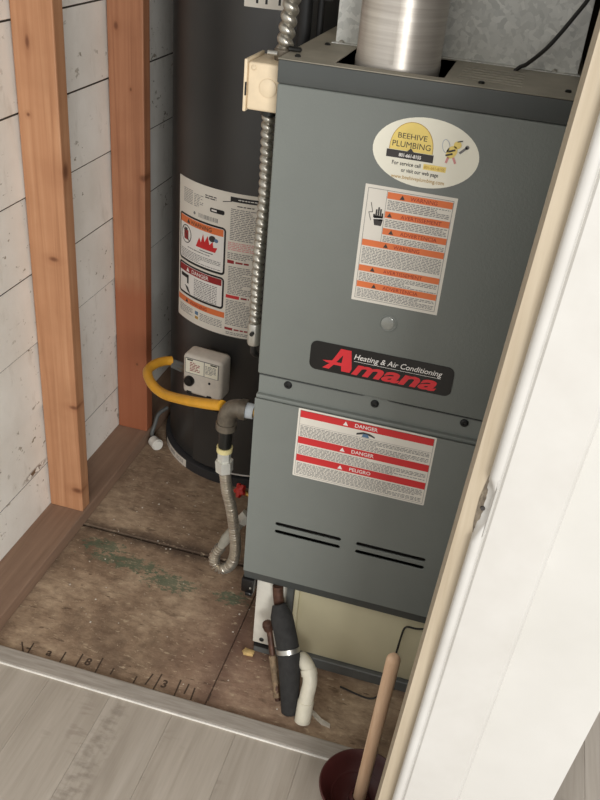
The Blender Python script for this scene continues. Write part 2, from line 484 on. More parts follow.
# ------------------------------------------------------------------ flat print on labels
class Print:
    """flat print in label coordinates (u right, v up); one mesh per ink"""
    def __init__(self): self.p = {}
    def _add(self, ink, vs, fs, lift): self.p.setdefault(ink, []).append((vs, fs, lift))
    def rect(self, ink, x0, x1, y0, y1, lift=1):
        nx = max(1, int((x1-x0)/0.012)); vs = []; fs = []
        for i in range(nx+1):
            x = x0+(x1-x0)*i/nx; vs += [(x, y0), (x, y1)]
        for i in range(nx): fs.append((2*i, 2*i+2, 2*i+3, 2*i+1))
        self._add(ink, vs, fs, lift)
    def poly(self, ink, pts, lift=1): self._add(ink, pts, [tuple(range(len(pts)))], lift)
    def ellipse(self, ink, cx, cy, rx, ry, rot=0, lift=1, n=24):
        c, s = math.cos(rot), math.sin(rot)
        self.poly(ink, [(cx+rx*math.cos(2*PI*k/n)*c-ry*math.sin(2*PI*k/n)*s, cy+rx*math.cos(2*PI*k/n)*s+ry*math.sin(2*PI*k/n)*c) for k in range(n)], lift)
    def line(self, ink, x0, y0, x1, y1, w, lift=1):
        d = Vector((x1-x0, y1-y0)).normalized()*w/2
        self.poly(ink, [(x0-d.y, y0+d.x), (x0+d.y, y0-d.x), (x1+d.y, y1-d.x), (x1-d.y, y1+d.x)], lift)
    def frame(self, ink, x0, x1, y0, y1, w, lift=1):
        self.rect(ink, x0, x1, y0, y0+w, lift); self.rect(ink, x0, x1, y1-w, y1, lift)
        self.rect(ink, x0, x0+w, y0+w, y1-w, lift); self.rect(ink, x1-w, x1, y0+w, y1-w, lift)
    def text(self, ink, s, x, y, size, align='LEFT', bold=0.0, shear=0.0, width=None, rot=0.0, lift=2, space=1.0):
        cu = bpy.data.curves.new('tmp', 'FONT'); cu.body = s; cu.size = size; cu.align_x = align
        cu.offset = bold*size; cu.shear = shear; cu.resolution_u = 3; cu.space_character = space
        o = bpy.data.objects.new('tmp', cu); col.objects.link(o)
        me = bpy.data.meshes.new_from_object(o)
        vs = [(v.co.x, v.co.y) for v in me.vertices]; fs = [tuple(p.vertices) for p in me.polygons]
        bpy.data.objects.remove(o); bpy.data.curves.remove(cu); bpy.data.meshes.remove(me)
        if width and vs:
            a = min(p[0] for p in vs); b = max(p[0] for p in vs); k = width/(b-a)
            mid = {'LEFT': a, 'CENTER': (a+b)/2, 'RIGHT': b}[align]
            vs = [((p[0]-mid)*k, p[1]) for p in vs]
        c, sn = math.cos(rot), math.sin(rot)
        self._add(ink, [(x+p[0]*c-p[1]*sn, y+p[0]*sn+p[1]*c) for p in vs], fs, lift)
    def small_print(self, ink, x0, x1, y0, y1, pitch, h=0.5, fill=0.78, lift=1):
        """rows of type too small to read in the photograph"""
        y = y1-pitch
        while y >= y0-1e-6:
            x = x0
            end = x1 if rng.random() > 0.25 else x1-(x1-x0)*rng.uniform(.05, .5)
            while x < end:
                w = pitch*rng.uniform(0.8, 3.0)
                x2 = min(x+w, end)
                self.poly(ink, [(x, y), (x2, y), (x2, y+pitch*h), (x, y+pitch*h)], lift)
                x = x2+pitch*(1-fill)*2.0
            y -= pitch
    def triangle(self, ink, cx, y, w, lift=2): self.poly(ink, [(cx-w/2, y), (cx+w/2, y), (cx, y+w*0.9)], lift)
    def build(self, mapf, parent, names, split=(), maxlen=None):
        """inks in split: every patch of that ink becomes a part of its own"""
        for ink, chunks in self.p.items():
            sets = [[c] for c in chunks] if ink in split else [chunks]
            for cs in sets:
                bm = B(); lay = bm.verts.layers.float.new('lift')
                for vs, fs, lift in cs:
                    V = [bm.verts.new((x, y, 0)) for x, y in vs]
                    for v in V: v[lay] = lift
                    for f in fs:
                        try: bm.faces.new([V[i] for i in f])
                        except ValueError: pass
                bm.normal_update()
                if maxlen:
                    bmesh.ops.triangulate(bm, faces=bm.faces[:])
                    for _ in range(5):
                        es = [e for e in bm.edges if abs(e.verts[0].co.x-e.verts[1].co.x) > maxlen]
                        if not es: break
                        bmesh.ops.subdivide_edges(bm, edges=es, cuts=1)
                        bmesh.ops.triangulate(bm, faces=[f for f in bm.faces if len(f.verts) > 3])
                for v in bm.verts: v.co = Vector(mapf(v.co.x, v.co.y, 0.0004+0.00022*v[lay]))
                me = bpy.data.meshes.new('print'); me.materials.append(M(ink))
                bmesh.ops.translate(bm, verts=bm.verts, vec=-off(parent))
                bm.to_mesh(me); bm.free()
                o = bpy.data.objects.new(names.get(ink, 'printed_text'), me); col.objects.link(o); o.parent = parent
                if len(cs) > 1: o['kind'] = 'stuff'

# ------------------------------------------------------------------ structure: floors
LEFT, BACK, RIGHT = -0.640, 1.20, 0.52
WALL_F, WALL_B = -0.47, -0.38          # front wall of the closet
bm = B(); box(bm, (-1.6, -2.4, -0.03), (2.2, 1.9, -0.012))
floor = struct(obj('floor', bm, 'floor_gap'), 'grey wood-look vinyl plank floor of the room')
x = -1.475
while x < 2.2:
    x1 = x+0.14
    yb = -0.176 if x < 0.60 else 1.8
    for (ya, yc) in ((-2.35, -1.05-0.3*rng.random()), (None, yb)):
        if ya is None: ya = prev
        prev = yc
        bm = B(); box(bm, (x+0.0002, ya+0.0003, -0.012), (x1-0.0002, yc-0.0003, 0.007), 0.0004, 1)
        obj('plank', bm, 'vinyl', floor)
    x = x1

floor2 = None
bm = B(); box(bm, (-0.66, -0.175, -0.0115), (0.60, 1.2, -0.010))
floor2 = struct(obj('floor_closet', bm, 'floor_gap'), 'stained sheet subfloor inside the closet')
for (x0, x1, y0, y1) in ((-0.64, -0.0226, -0.166, 0.2785), (-0.0210, 0.54, -0.166, 0.30), (-0.64, 0.30, 0.287, 1.2), (0.306, 0.54, 0.304, 1.2)):
    bm = B(); box(bm, (x0, y0, -0.010), (x1, y1, 0.0), 0.0015, 1)
    obj('subfloor_panel', bm, 'subfloor_board', floor2)

# reducer strip between the floors
ts = struct(obj('trim_1', box(B(), (-0.62, -0.199, -0.004), (0.49, -0.158, 0.0115), 0.004, 3), 'strip_vinyl'), 'grey vinyl reducer strip at the closet threshold')
obj('worn_edge', box(B(), (-0.62, -0.2018, 0.004), (0.49, -0.1985, 0.0106), 0.0006, 1), 'strip_edge', ts)

# ------------------------------------------------------------------ structure: left wall of siding boards, studs, plate
wl = struct(obj('wall_left', box(B(), (-0.70, WALL_F, -0.03), (-0.655, BACK, 2.4)), 'dark_wall'), 'closet wall of old white painted lap siding')
z0 = -0.02
edges = [-0.01, 0.168, 0.343, 0.518, 0.692, 0.870, 1.048, 1.226, 1.404, 1.582, 1.76, 1.938, 2.116, 2.294]
for i, z in enumerate(edges):
    zt = (edges[i+1] if i+1 < len(edges) else z+0.178)-0.0032; tilt = rng.uniform(-0.0015, 0.0015)
    bm = B()
    prism(bm, [(-0.626+tilt, WALL_F, z+0.0015), (-0.6275+tilt, WALL_F, z), (-0.656, WALL_F, z), (-0.656, WALL_F, zt), (-0.634+tilt, WALL_F, zt), (-0.6315+tilt, WALL_F, zt-0.002)], (0, BACK-WALL_F, 0))
    sb_ = obj('siding_board', bm, 'siding_paint', wl)
    sb_.data.materials.append(M('dark_wall'))          # dark upper edge: shadow line between boards put into the colour
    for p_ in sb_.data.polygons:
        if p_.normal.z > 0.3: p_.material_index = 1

plate = struct(obj('trim_2', box(B(), (-0.627, -0.155, 0.0), (-0.527, BACK, 0.038), 0.003, 2), 'plate_wood', loc=(-.577, .5, 0)), 'brown wooden bottom plate of the stud wall')
for name, y, mt, lab in (('wall_stud', 0.2864, 'stud_wood', 'pale orange timber stud with knots nearest the doorway'),
                         ('wall_stud', 0.694, 'stud_wood_red', 'reddish stained timber stud beside the water heater')):
    s = obj(name, box(B(), (-0.6235, y, 0.038), (-0.531, y+0.040, 2.3), 0.003, 2), mt, loc=(-0.577, y+0.02, 0.038))
    tag(s, lab, 'stud', 'studs of the closet wall')

# back, right, ceiling of the closet
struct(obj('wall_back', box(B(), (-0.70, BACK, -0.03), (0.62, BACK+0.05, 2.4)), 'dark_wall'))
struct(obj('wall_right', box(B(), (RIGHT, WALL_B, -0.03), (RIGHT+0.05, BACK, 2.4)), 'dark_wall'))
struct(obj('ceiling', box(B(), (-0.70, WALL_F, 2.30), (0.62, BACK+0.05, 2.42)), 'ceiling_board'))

# ------------------------------------------------------------------ structure: front wall with the doorway
def slab(name, edgesx, y0, y1, ztop, mat, parent=None, zb=-0.012):
    """edgesx: ((x at floor, x per metre of height) left, the same right): a slightly out of plumb board"""
    (a, la), (b, lb) = edgesx
    bm = B()
    prism(bm, [(a+la*zb, y0, zb), (b+lb*zb, y0, zb), (b+lb*ztop, y0, ztop), (a+la*ztop, y0, ztop)], (0, y1-y0, 0))
    return obj(name, bm, mat, parent)
LE = 0.0410      # lean of the old door frame
# wall to the right of the opening, its outer corner about 0.6 m from the furnace
wf = struct(slab('wall_front', ((0.385, LE), (0.5805, 0.071)), WALL_F, WALL_B, 2.3, 'white_paint'), 'white painted wall beside the closet doorway')
# wall over the doorway and to its left
struct(obj('wall_header', box(B(), (-0.70, WALL_F, 2.06), (0.62, WALL_B, 2.42)), 'white_paint'))
struct(obj('wall_far_left', box(B(), (-1.6, WALL_F, -0.012), (-0.66, WALL_B, 2.42)), 'white_paint'))
# door frame on the right side: bare jamb edge and white casing with a rounded inner edge
df = struct(slab('door_frame', ((0.3603, LE), (0.3805, LE)), WALL_F-0.004, WALL_B, 2.06, 'jamb_wood'), 'door frame with bare wood jamb edge and white casing')
# casing: board profile with a rounded bead, swept up the leaning line
prof = [(0.0195, 0.0)]
for k in range(9):
    a = PI*k/8
    prof.append((0.0195+0.0065-0.0065*math.cos(a), -0.0095-0.0065*math.sin(a)))
prof += [(0.0335, -0.0085), (0.036, -0.0115), (0.1040, -0.0115), (0.1085, -0.0075), (0.1105, -0.0015), (0.1130, 0.0048)]
bm = B()
gz = [-0.012]+[z+0.035 for z in (0.815, 0.83, 0.84, 0.852, 0.864, 0.877, 0.888, 0.90, 0.912, 0.925)]+[2.06]
gouge = {3: .25, 4: .5, 5: .85, 6: 1.0, 7: .9, 8: .8, 9: .45}
rings = []
for gi, z in enumerate(gz):
    g = gouge.get(gi, 0)
    ring = []
    for (px, py) in prof:
        if px < 0.030 and py < -0.002:
            px = px + (0.0345-px)*0.75*g*(0.8+0.4*rng.random()); py = py*(1-0.45*g)
        ring.append(bm.verts.new((0.3603+px+LE*z, WALL_F-0.004+py, z)))
    rings.append(ring)
for i in range(len(gz)-1):
    for k in range(len(prof)-1):
        bm.faces.new((rings[i][k], rings[i][k+1], rings[i+1][k+1], rings[i+1][k]))
bm.faces.new(rings[0]); bm.faces.new(rings[-1])
casing = obj('casing', bm, 'white_gloss', df, smooth=True)
# torn wood and the dark screw hole where the strike plate was
bm = B()
zz = [z+0.035 for z in (0.835, 0.85, 0.868, 0.885, 0.90, 0.92)]
wd = [0.001, 0.006, 0.009, 0.010, 0.007, 0.001]
la = [bm.verts.new((0.3603+0.0195-w*0.35+LE*z, WALL_F-0.0048-0.0006*(i % 2), z)) for i, (z, w) in enumerate(zip(zz, wd))]
lb = [bm.verts.new((0.3603+0.0195+w*0.9+LE*z, WALL_F-0.0060-0.0006*((i+1) % 2), z)) for i, (z, w) in enumerate(zip(zz, wd))]
for i in range(len(zz)-1): bm.faces.new((la[i], lb[i], lb[i+1], la[i+1]))
bmesh.ops.solidify(bm, geom=bm.faces[:], thickness=0.0012)
obj('torn_wood', bm, 'gouged_wood', df)
obj('screw_hole', cyl(B(), (0.3603+0.0225+LE*.908, WALL_F-0.0075, .908), (0.3603+0.0225+LE*.908, WALL_F-0.004, .908), 0.0028, 12), 'ink', df)

# ------------------------------------------------------------------ furnace
W, H = 0.445, 1.279
Z0 = 0.234
fu = thing('gas_furnace', 'tall grey-green sheet metal gas furnace with warning labels and red brand plate', 'furnace', (W/2, 0.35, Z0))
for a_, b_ in (((0.0, 0.022, Z0), (0.004, 0.70, H-0.002)), ((W-0.004, 0.022, Z0), (W, 0.70, H-0.002)), ((0.004, 0.696, Z0), (W-0.004, 0.70, H-0.002)), ((0.004, 0.03, Z0), (W-0.004, 0.696, Z0+0.004))):
    obj('cabinet_panel', box(B(), a_, b_), 'furnace_paint', fu)
obj('inner_shade_box', box(B(), (0.005, 0.045, Z0+0.006), (W-0.005, 0.69, H-0.06)), 'black', fu)  # black box added so the cabinet inside looks shaded through the deck openings
# top deck with flue cut-out and louvre slots
loops = [[(0.0, 0.0), (W, 0.0), (W, 0.70), (0.0, 0.70)], [(0.082, 0.026), (0.246, 0.026), (0.246, 0.185), (0.082, 0.185)]]
for k in range(6):
    y = 0.040+k*0.021
    loops.append(stadium(0.262, 0.358, y, y+0.006, 4))
deck = obj('top_deck', sheet_with_holes(loops, 0.0015, lambda x, y, h: (x, y, H-0.0015+h)), 'deck_dusty', fu)
for (x, y) in ((0.022, 0.03), (0.035, 0.165), (0.423, 0.05), (0.30, 0.024)):
    obj('deck_screw', lathe(B(), [(0.0048, 0), (0.0048, 0.002), (0.003, 0.0036)], (x, y, H), seg=10), 'screw_metal', fu)
# doors
def front(x, z, h): return (x, 0.012-h, z)
bm = B(); box(bm, (0.0, 0.0, H-0.036), (W, 0.022, H-0.0016), 0.003, 2)
obj('top_cap', bm, 'furnace_trim', fu, True)
ud = obj('upper_door', box(B(), (0.0005, 0.0015, 0.7365), (W-0.0005, 0.022, H-0.0365), 0.0035, 3), 'furnace_paint', fu, True)
# seam strip between the doors with its centre tab
pts = [(0.003, 0.690), (W-0.003, 0.690), (W-0.003, 0.7335)]
for k in range(9):
    u = k/8; pts.append((0.250-0.060*u, 0.7335+0.0075*math.sin(PI*u)**0.7))
pts.append((0.003, 0.7335))
bm = B(); prism(bm, [(x, 0.0075, z) for x, z in pts], (0, 0.014, 0))
obj('door_seam_strip', bm, 'furnace_paint', fu)
bm = B(); tube(bm, [(0.003, 0.0078, 0.7325), (0.17, 0.0078, 0.7325), (0.195, 0.0078, 0.7335), (0.207, 0.0078, 0.739), (0.22, 0.0078, 0.7405), (0.233, 0.0078, 0.739), (0.245, 0.0078, 0.7335), (0.27, 0.0078, 0.7325), (W-0.003, 0.0078, 0.7325)], 0.0016, 6)
obj('seam_bead', bm, 'furnace_trim', fu)
bm = B(); box(bm, (0.0005, 0.0, 0.684), (W-0.0005, 0.02, 0.694), 0.003, 2); obj('door_top_fold', bm, 'furnace_paint', fu, True)
for x in (0.0582, 0.2195, 0.3797):
    sc = obj('door_screw', lathe(B(), [(0.0075, 0), (0.0075, 0.002), (0.005, 0.0045), (0.0025, 0.0045), (0.002, 0.0025)], (x, 0.0075, 0.7222), (0, -1, 0), 16), 'black', fu, True)
    obj('screw_socket', lathe(B(), [(0.0022, 0), (0.0022, 0.0008)], (x, 0.0055, 0.7222), (0, -1, 0), 10), 'screw_metal', sc)
slots = [stadium(x0, x1, z-0.0048, z+0.0048) for (x0, x1) in ((0.0600, 0.1955), (0.2260, 0.3640)) for z in (0.4060, 0.3865)]
loops = [[(0.0005, 0.262), (W-0.0005, 0.262), (W-0.0005, 0.6865), (0.0005, 0.6865)]] + slots
bm = sheet_with_holes(loops, 0.004, lambda x, y, h: (x, -h, y))
ld = obj('lower_door', bm, 'furnace_paint', fu)
obj('slot_shade_plate', box(B(), (0.02, 0.010, 0.33), (W-0.02, 0.018, 0.46)), 'black', ld)  # black plate added to paint the shade inside the slots
bm = B()
prism(bm, [(0.0005, 0.0, 0.2605), (0.0005, 0.0065, Z0+0.0005), (0.0005, 0.03, Z0+0.0005), (0.0005, 0.03, 0.2605)], (W-0.001, 0, 0))
obj('bottom_lip', bm, 'furnace_trim', fu)
# sight glass
sg = obj('sight_glass_ring', lathe(B(), [(0.0155, -0.001), (0.0155, 0.0006), (0.0135, 0.0012), (0.0122, 0.0002)], (0.2221, 0.0015, 0.8846), (0, -1, 0), 24), 'furnace_paint', fu, True)
obj('sight_glass', lathe(B(), [(0.0121, 0.0), (0.0110, 0.0008), (0.006, 0.0012), (0.0001, 0.0014)], (0.2221, 0.0012, 0.8846), (0, -1, 0), 24, closed_ends=False), 'frost_glass', fu, True)

FY = 0.0015   # front plane of the upper door
def on_front(ox, oz, y=FY):
    return lambda u, v, h: (ox+u, y-h, oz+v)
def label_plate(name, pts, mapf, parent, mat, thick=0.0003, label=None):
    bm = B(); a = [bm.verts.new(Vector(mapf(u, v, 0.00005))) for u, v in pts]; b = [bm.verts.new(Vector(mapf(u, v, thick))) for u, v in pts]
    n = len(a); bm.faces.new(b); bm.faces.new(list(reversed(a)))
    for i in range(n): bm.faces.new((a[i], a[(i+1) % n], b[(i+1) % n], b[i]))
    o = obj(name, bm, mat, parent)
    if label: o['label'] = label
    return o

# oval service sticker
mp = on_front(0.2385, 1.1735)
ov = label_plate('oval_sticker', [(0.0805*math.cos(2*PI*k/48), 0.052*math.sin(2*PI*k/48)) for k in range(48)], mp, fu, 'oval_paper', label='cream oval plumbing service sticker with yellow beehive')
pr = Print()
hive = [(-0.0545, -0.0005)] + [(-0.0222-0.0323*math.cos(PI*k/20), 0.002+0.0400*math.sin(PI*k/20)**0.9) for k in range(21)] + [(0.0101, -0.0005)]
pr.poly('ink_gold', [(x*1.03-0.0007*-1, y*1.02) for x, y in hive], 0)
pr.poly('ink_yellow', hive, 1)
pr.text('ink', 'BEEHIVE', -0.0222, 0.0175, 0.0115, 'CENTER', 0.0, width=0.044, lift=2)
pr.text('ink', 'PLUMBING', -0.0222, 0.0045, 0.0125, 'CENTER', 0.0, width=0.058, lift=2)
pr.poly('ink', [(-0.0275, -0.001), (-0.0175, -0.001), (-0.0225, 0.0045)], 2)
pr.rect('ink', -0.0585, 0.0130, -0.0125, -0.001, 2)
pr.text('ink_white', '801-661-8155', -0.0222, -0.0098, 0.0072, 'CENTER', 0.03, width=0.034, lift=3)
pr.text('ink', 'For service call', -0.0480, -0.0228, 0.0085, 'LEFT', 0.01, width=0.044)
pr.rect('ink_yellow', 0.0, 0.0345, -0.0240, -0.0155, 0)
pr.text('ink_gold', '801-661-8155', 0.0015, -0.0222, 0.0062, 'LEFT', 0.0, width=0.031)
pr.text('ink', 'or visit our web page', -0.004, -0.0325, 0.0085, 'CENTER', 0.01, width=0.057)
pr.text('ink_gold', 'www.beehiveplumbing.com', -0.006, -0.0430, 0.0085, 'CENTER', 0.0, width=0.082)
# little bee
pr.ellipse('ink_wing', 0.0290, 0.0155, 0.0060, 0.0105, 0.25, 1); pr.ellipse('oval_paper', 0.0290, 0.0155, 0.0048, 0.0092, 0.25, 2)
pr.ellipse('ink_yellow', 0.0385, 0.0080, 0.0075, 0.0100, -0.5, 2)
for k, d in enumerate((-0.0045, 0.0015)):
    pr.line('ink', 0.0325+d*0.5, 0.0065+d*1.0, 0.0425+d*0.5, 0.0105+d*1.0, 0.0028, 3)
pr.ellipse('ink_yellow', 0.0455, 0.0195, 0.0058, 0.0055, 0, 2); pr.line('ink', 0.0445, 0.0240, 0.0520, 0.0265, 0.0015, 3)
pr.line('ink_grey', 0.0500, 0.0080, 0.0600, 0.0180, 0.0035, 2); pr.ellipse('ink_grey', 0.0600, 0.0180, 0.003, 0.003, 0, 2)
pr.line('ink_pink', 0.0345, 0.0000, 0.0325, -0.0090, 0.0035, 2); pr.line('ink_pink', 0.0420, 0.0005, 0.0465, -0.0080, 0.0035, 2)
pr.build(mp, ov, {'ink_yellow': 'printed_beehive'})

# orange warning label
x0, x1, zb, zt = 0.1545, 0.2990, 0.9165, 1.1140
mp = on_front(x0, zb); w, h = x1-x0, zt-zb
wl_ = label_plate('warning_label', [(0, 0), (w, 0), (w, h), (0, h)], mp, fu, 'paper', label='white warning label with orange bands and hand pictogram')
pr = Print(); m = 0.005
pr.frame('ink_grey', m, w-m, m, h-m, 0.0007)
hx = 0.0365
words = ['WARNING', 'AVERTISSEMENT', 'ADVERTENCIA']
tops = [(h-0.0075, hx), (h-0.0385, hx), (h-0.066, hx), (h-0.0895, m+.001), (h-0.1335, m+.001), (h-0.1620, m+.001)]
ends = [h-0.0385, h-0.066, h-0.0895, h-0.1335, h-0.1620, m+0.001]
for i, ((top, xs), e) in enumerate(zip(tops, ends)):
    bh = 0.0105
    pr.rect('ink_orange', xs, w-m-.001, top-bh, top, 1)
    cx = (xs+w-m)/2; sz = 0.0088
    pr.text('ink_dark_red', words[i % 3], cx+0.006, top-bh+0.002, sz, 'CENTER', 0.0, lift=2)
    wd_ = (0.048, 0.080, 0.068)[i % 3]*0.5
    pr.triangle('ink', cx-wd_-0.004, top-bh+0.0016, 0.008)
    pr.small_print('ink_grey', xs+0.002, w-m-0.003, e+0.0012, top-bh-0.0012, 0.0026, 0.46, 0.72)
pr.line('ink_grey', hx-0.0008, h-0.0900, hx-0.0008, h-m, 0.0006)
# lightning and hand
for a, b in (((0.0125, h-0.028), (0.0165, h-0.043)), ((0.0165, h-0.043), (0.0105, h-0.044)), ((0.0105, h-0.044), (0.0150, h-0.057))):
    pr.line('ink', *a, *b, 0.0010)
pr.poly('ink', [(0.0215, h-0.064), (0.0325, h-0.064), (0.0345, h-0.053), (0.0190, h-0.053)])
for k, (fx, top, wv) in enumerate(((0.0190, h-0.046, .0026), (0.0222, h-0.038, .0026), (0.0256, h-0.034, .0026), (0.0290, h-0.0365, .0026), (0.0322, h-0.043, .0026))):
    pr.rect('ink', fx-wv/2+0.0005, fx+wv/2+0.0005, h-0.0515, top)
pr.rect('ink', 0.0195, 0.0340, h-0.0555, h-0.0480)
pr.poly('ink_white', [(0.018, h-0.0545), (0.036, h-0.0520), (0.036, h-0.0508), (0.018, h-0.0530)], 2)
pr.build(mp, wl_, {'ink_orange': 'orange_band'}, ('ink_orange',))

# brand plate
x0, x1, zb, zt = 0.0945, 0.3465, 0.7705, 0.8265
mp = on_front(x0, zb); w, h = x1-x0, zt-zb
bp = label_plate('brand_plate', rrect(0, w, 0, h, 0.012), mp, fu, 'black_gloss', 0.0012, 'black brand plate with red script lettering')
mpb = lambda u, v, hh: mp(u, v, hh+0.0009)
pr = Print()
# large slanted A with its swash, then the rest of the name
pr.poly('brand_red', [(0.024, 0.0065), (0.036, 0.0065), (0.044, 0.0165), (0.0575, 0.0165), (0.0585, 0.0065), (0.0735, 0.0065), (0.0765, 0.0150), (0.0725, 0.0500), (0.0540, 0.0500), (0.0405, 0.0240), (0.0235, 0.0215), (0.0310, 0.0185), (0.0365, 0.0180)], 1)
pr.poly('black_gloss', [(0.0480, 0.0225), (0.0575, 0.0225), (0.0590, 0.0385)], 2)
pr.text('brand_red', 'mana', 0.0765, 0.0060, 0.0400, 'LEFT', 0.030, 0.32, width=0.150, lift=1)
pr.text('ink_white', 'Heating & Air Conditioning', 0.0785, 0.0355, 0.0150, 'LEFT', 0.006, 0.25, width=0.154, lift=3)
pr.rect('ink_white', 0.0785, 0.2310, 0.0310, 0.0317, 2)
pr.build(mpb, bp, {'brand_red': 'brand_lettering', 'ink_white': 'brand_tagline'}, ('brand_red', 'ink_white', 'black_gloss'))

# red danger label on the lower door
x0, x1, zb, zt = 0.0850, 0.3395, 0.5345, 0.6890
mp = on_front(x0, zb, -0.004); w, h = x1-x0, zt-zb-0.0025
dl = label_plate('danger_label', rrect(0, w, 0, h, 0.002, 2), mp, fu, 'paper', label='white danger label with three red bands')
pr = Print(); m = 0.0035
pr.frame('ink_grey', m, w-m, m, h-m, 0.0006)
for i, (top, e, word) in enumerate(((h-0.0035, h-0.061, 'DANGER'), (h-0.061, h-0.1010, 'DANGER'), (h-0.1010, m+.002, 'PELIGRO'))):
    bh = 0.0150
    pr.rect('ink_red', m+.0008, w-m-.0008, top-bh, top, 1)
    pr.text('ink_white', word, w*0.5, top-bh+0.0038, 0.0105, 'CENTER', 0.012, lift=2)
    pr.triangle('ink_white', w*0.5-0.038, top-bh+0.0030, 0.0095)
    y1 = top-bh-0.002 if i else top-bh-0.0165
    pr.small_print('ink_grey', m+0.003, w-m-0.004, e+0.0015, y1, 0.0030, 0.46, 0.72)
pr.rect('ink_grey', m+.001, w-m-.001, h-0.0340, h-0.0335, 1)
pr.poly('ink', [(w*.50-0.016, h-0.030), (w*.50-0.005, h-0.0265), (w*.50+0.006, h-0.0265), (w*.50+0.018, h-0.030), (w*.50+0.018, h-0.027), (w*.50+0.008, h-0.0225), (w*.50-0.004, h-0.0215), (w*.50-0.016, h-0.026)], 1)
pr.poly('ink_blue', [(w*.50-0.006, h-0.0320), (w*.50+0.008, h-0.0320), (w*.50+0.005, h-0.025), (w*.50-0.004, h-0.025)], 2)
pr.build(mp, dl, {'ink_red': 'red_band'}, ('ink_red',))

# ------------------------------------------------------------------ base under the furnace
fb = thing('furnace_base', 'cream sheet metal base box with dark rail under the furnace', 'base', (0.24, 0.35, 0))
obj('front_panel', box(B(), (0.118, 0.034, 0.030), (W-0.004, 0.046, Z0-0.0005), 0.003, 2), 'cream_panel', fb, True)
obj('panel_edge', box(B(), (0.108, 0.026, 0.028), (0.119, 0.046, Z0-0.0005), 0.003, 2), 'cream_panel', fb, True)
obj('side_cover', box(B(), (0.026, 0.018, 0.036), (0.089, 0.046, Z0-0.0005), 0.003, 2), 'white_panel', fb, True)
obj('recess_panel', box(B(), (0.088, 0.040, 0.03), (0.110, 0.046, Z0-0.0005)), 'grey_rail', fb)
obj('bottom_rail', box(B(), (0.028, 0.024, 0.0), (W-0.004, 0.05, 0.029), 0.002, 1), 'grey_rail', fb)
for a_, b_ in (((0.030, 0.0505, 0.0), (0.036, 0.68, Z0-0.0005)), ((W-0.010, 0.0505, 0.0), (W-0.004, 0.68, Z0-0.0005)), ((0.036, 0.674, 0.0), (W-0.010, 0.68, Z0-0.0005))):
    obj('side_panel', box(B(), a_, b_), 'grey_rail', fb)
obj('cover_slot', box(B(), (0.030, 0.0165, 0.026), (0.064, 0.0235, 0.034)), 'black', fb)
obj('cover_screw', lathe(B(), [(0.0055, 0), (0.0055, 0.0015), (0.003, 0.003)], (0.047, 0.018, 0.050), (0, -1, 0), 12), 'screw_metal', fb)
bm = B(); box(bm, (-0.004, 0.0, 0.196), (0.024, 0.040, 0.2335), 0.003, 2); box(bm, (0.006, -0.004, 0.190), (0.022, 0.012, 0.2), 0.002, 1)
br = obj('black_bracket', bm, 'black_gloss', fb, True)
obj('bracket_screw', lathe(B(), [(0.0028, 0), (0.002, 0.0018)], (0.017, 0.0, 0.212), (0, -1, 0), 10), 'bright_metal', br)

# ------------------------------------------------------------------ flue pipe and supply plenum on top
fl = thing('flue_pipe', 'shiny round metal flue pipe rising from the furnace top', 'pipe', (0.163, 0.104, 1.22))
obj('pipe', lathe(B(), [(0.0655, 0.042), (0.0665, 0.045), (0.0665, 0.062), (0.0655, 0.066), (0.0655, 0.7), (0.0645, 0.7), (0.0645, 0.042)], (0.163, 0.104, 1.22), seg=64, closed_ends=False), 'flue_metal', fl, True)
obj('pipe_collar', lathe(B(), [(0.0625, 0.0), (0.0625, 0.05), (0.0605, 0.05), (0.0605, 0.0)], (0.163, 0.104, 1.22), seg=48, closed_ends=False), 'bright_metal', fl, True)
obj('pipe_seam', box(B(), (0.163-0.003, 0.104-0.0668, 1.285), (0.163+0.003, 0.104-0.0648, 1.9)), 'flue_metal', fl).rotation_euler = (0, 0, 0)

pl = thing('supply_plenum', 'galvanised sheet metal duct box standing on the furnace', 'duct', (0.24, 0.42, H))
obj('front_sheet', box(B(), (0.040, 0.200, H+0.001), (0.436, 0.202, 2.25), 0.0006, 1), 'galvanised', pl)
for a_, b_ in (((0.040, 0.2022, H+0.001), (0.042, 0.66, 2.25)), ((0.434, 0.2022, H+0.001), (0.436, 0.66, 2.25)), ((0.042, 0.658, H+0.001), (0.434, 0.66, 2.25))):
    obj('side_sheet', box(B(), a_, b_), 'galvanised', pl)
obj('base_flange', box(B(), (0.036, 0.188, H+0.0002), (0.440, 0.1998, H+0.0018)), 'galvanised', pl)
for x in (0.052, 0.14, 0.40): obj('flange_screw', lathe(B(), [(0.0045, 0), (0.0045, 0.002), (0.0025, 0.004)], (x, 0.194, H+0.0018), seg=10), 'bright_metal', pl)

cb = tube(B(), spline([(0.338, 0.16, H-0.03), (0.3405, 0.168, H+0.001), (0.350, 0.166, 1.2865), (0.3579, 0.162, 1.2935), (0.3784, 0.152, 1.3168), (0.395, 0.147, 1.3423), (0.4104, 0.142, 1.3697), (0.425, 0.137, 1.3975), (0.445, 0.13, 1.45), (0.46, 0.125, 1.6), (0.46, 0.12, 2.28)], 0.01), 0.0032, 8)
tag(obj('thermostat_cable', cb, 'wire_black', None, True, (0.34, 0.168, H)), 'thin black cable curving up from the furnace top louvres', 'cable')

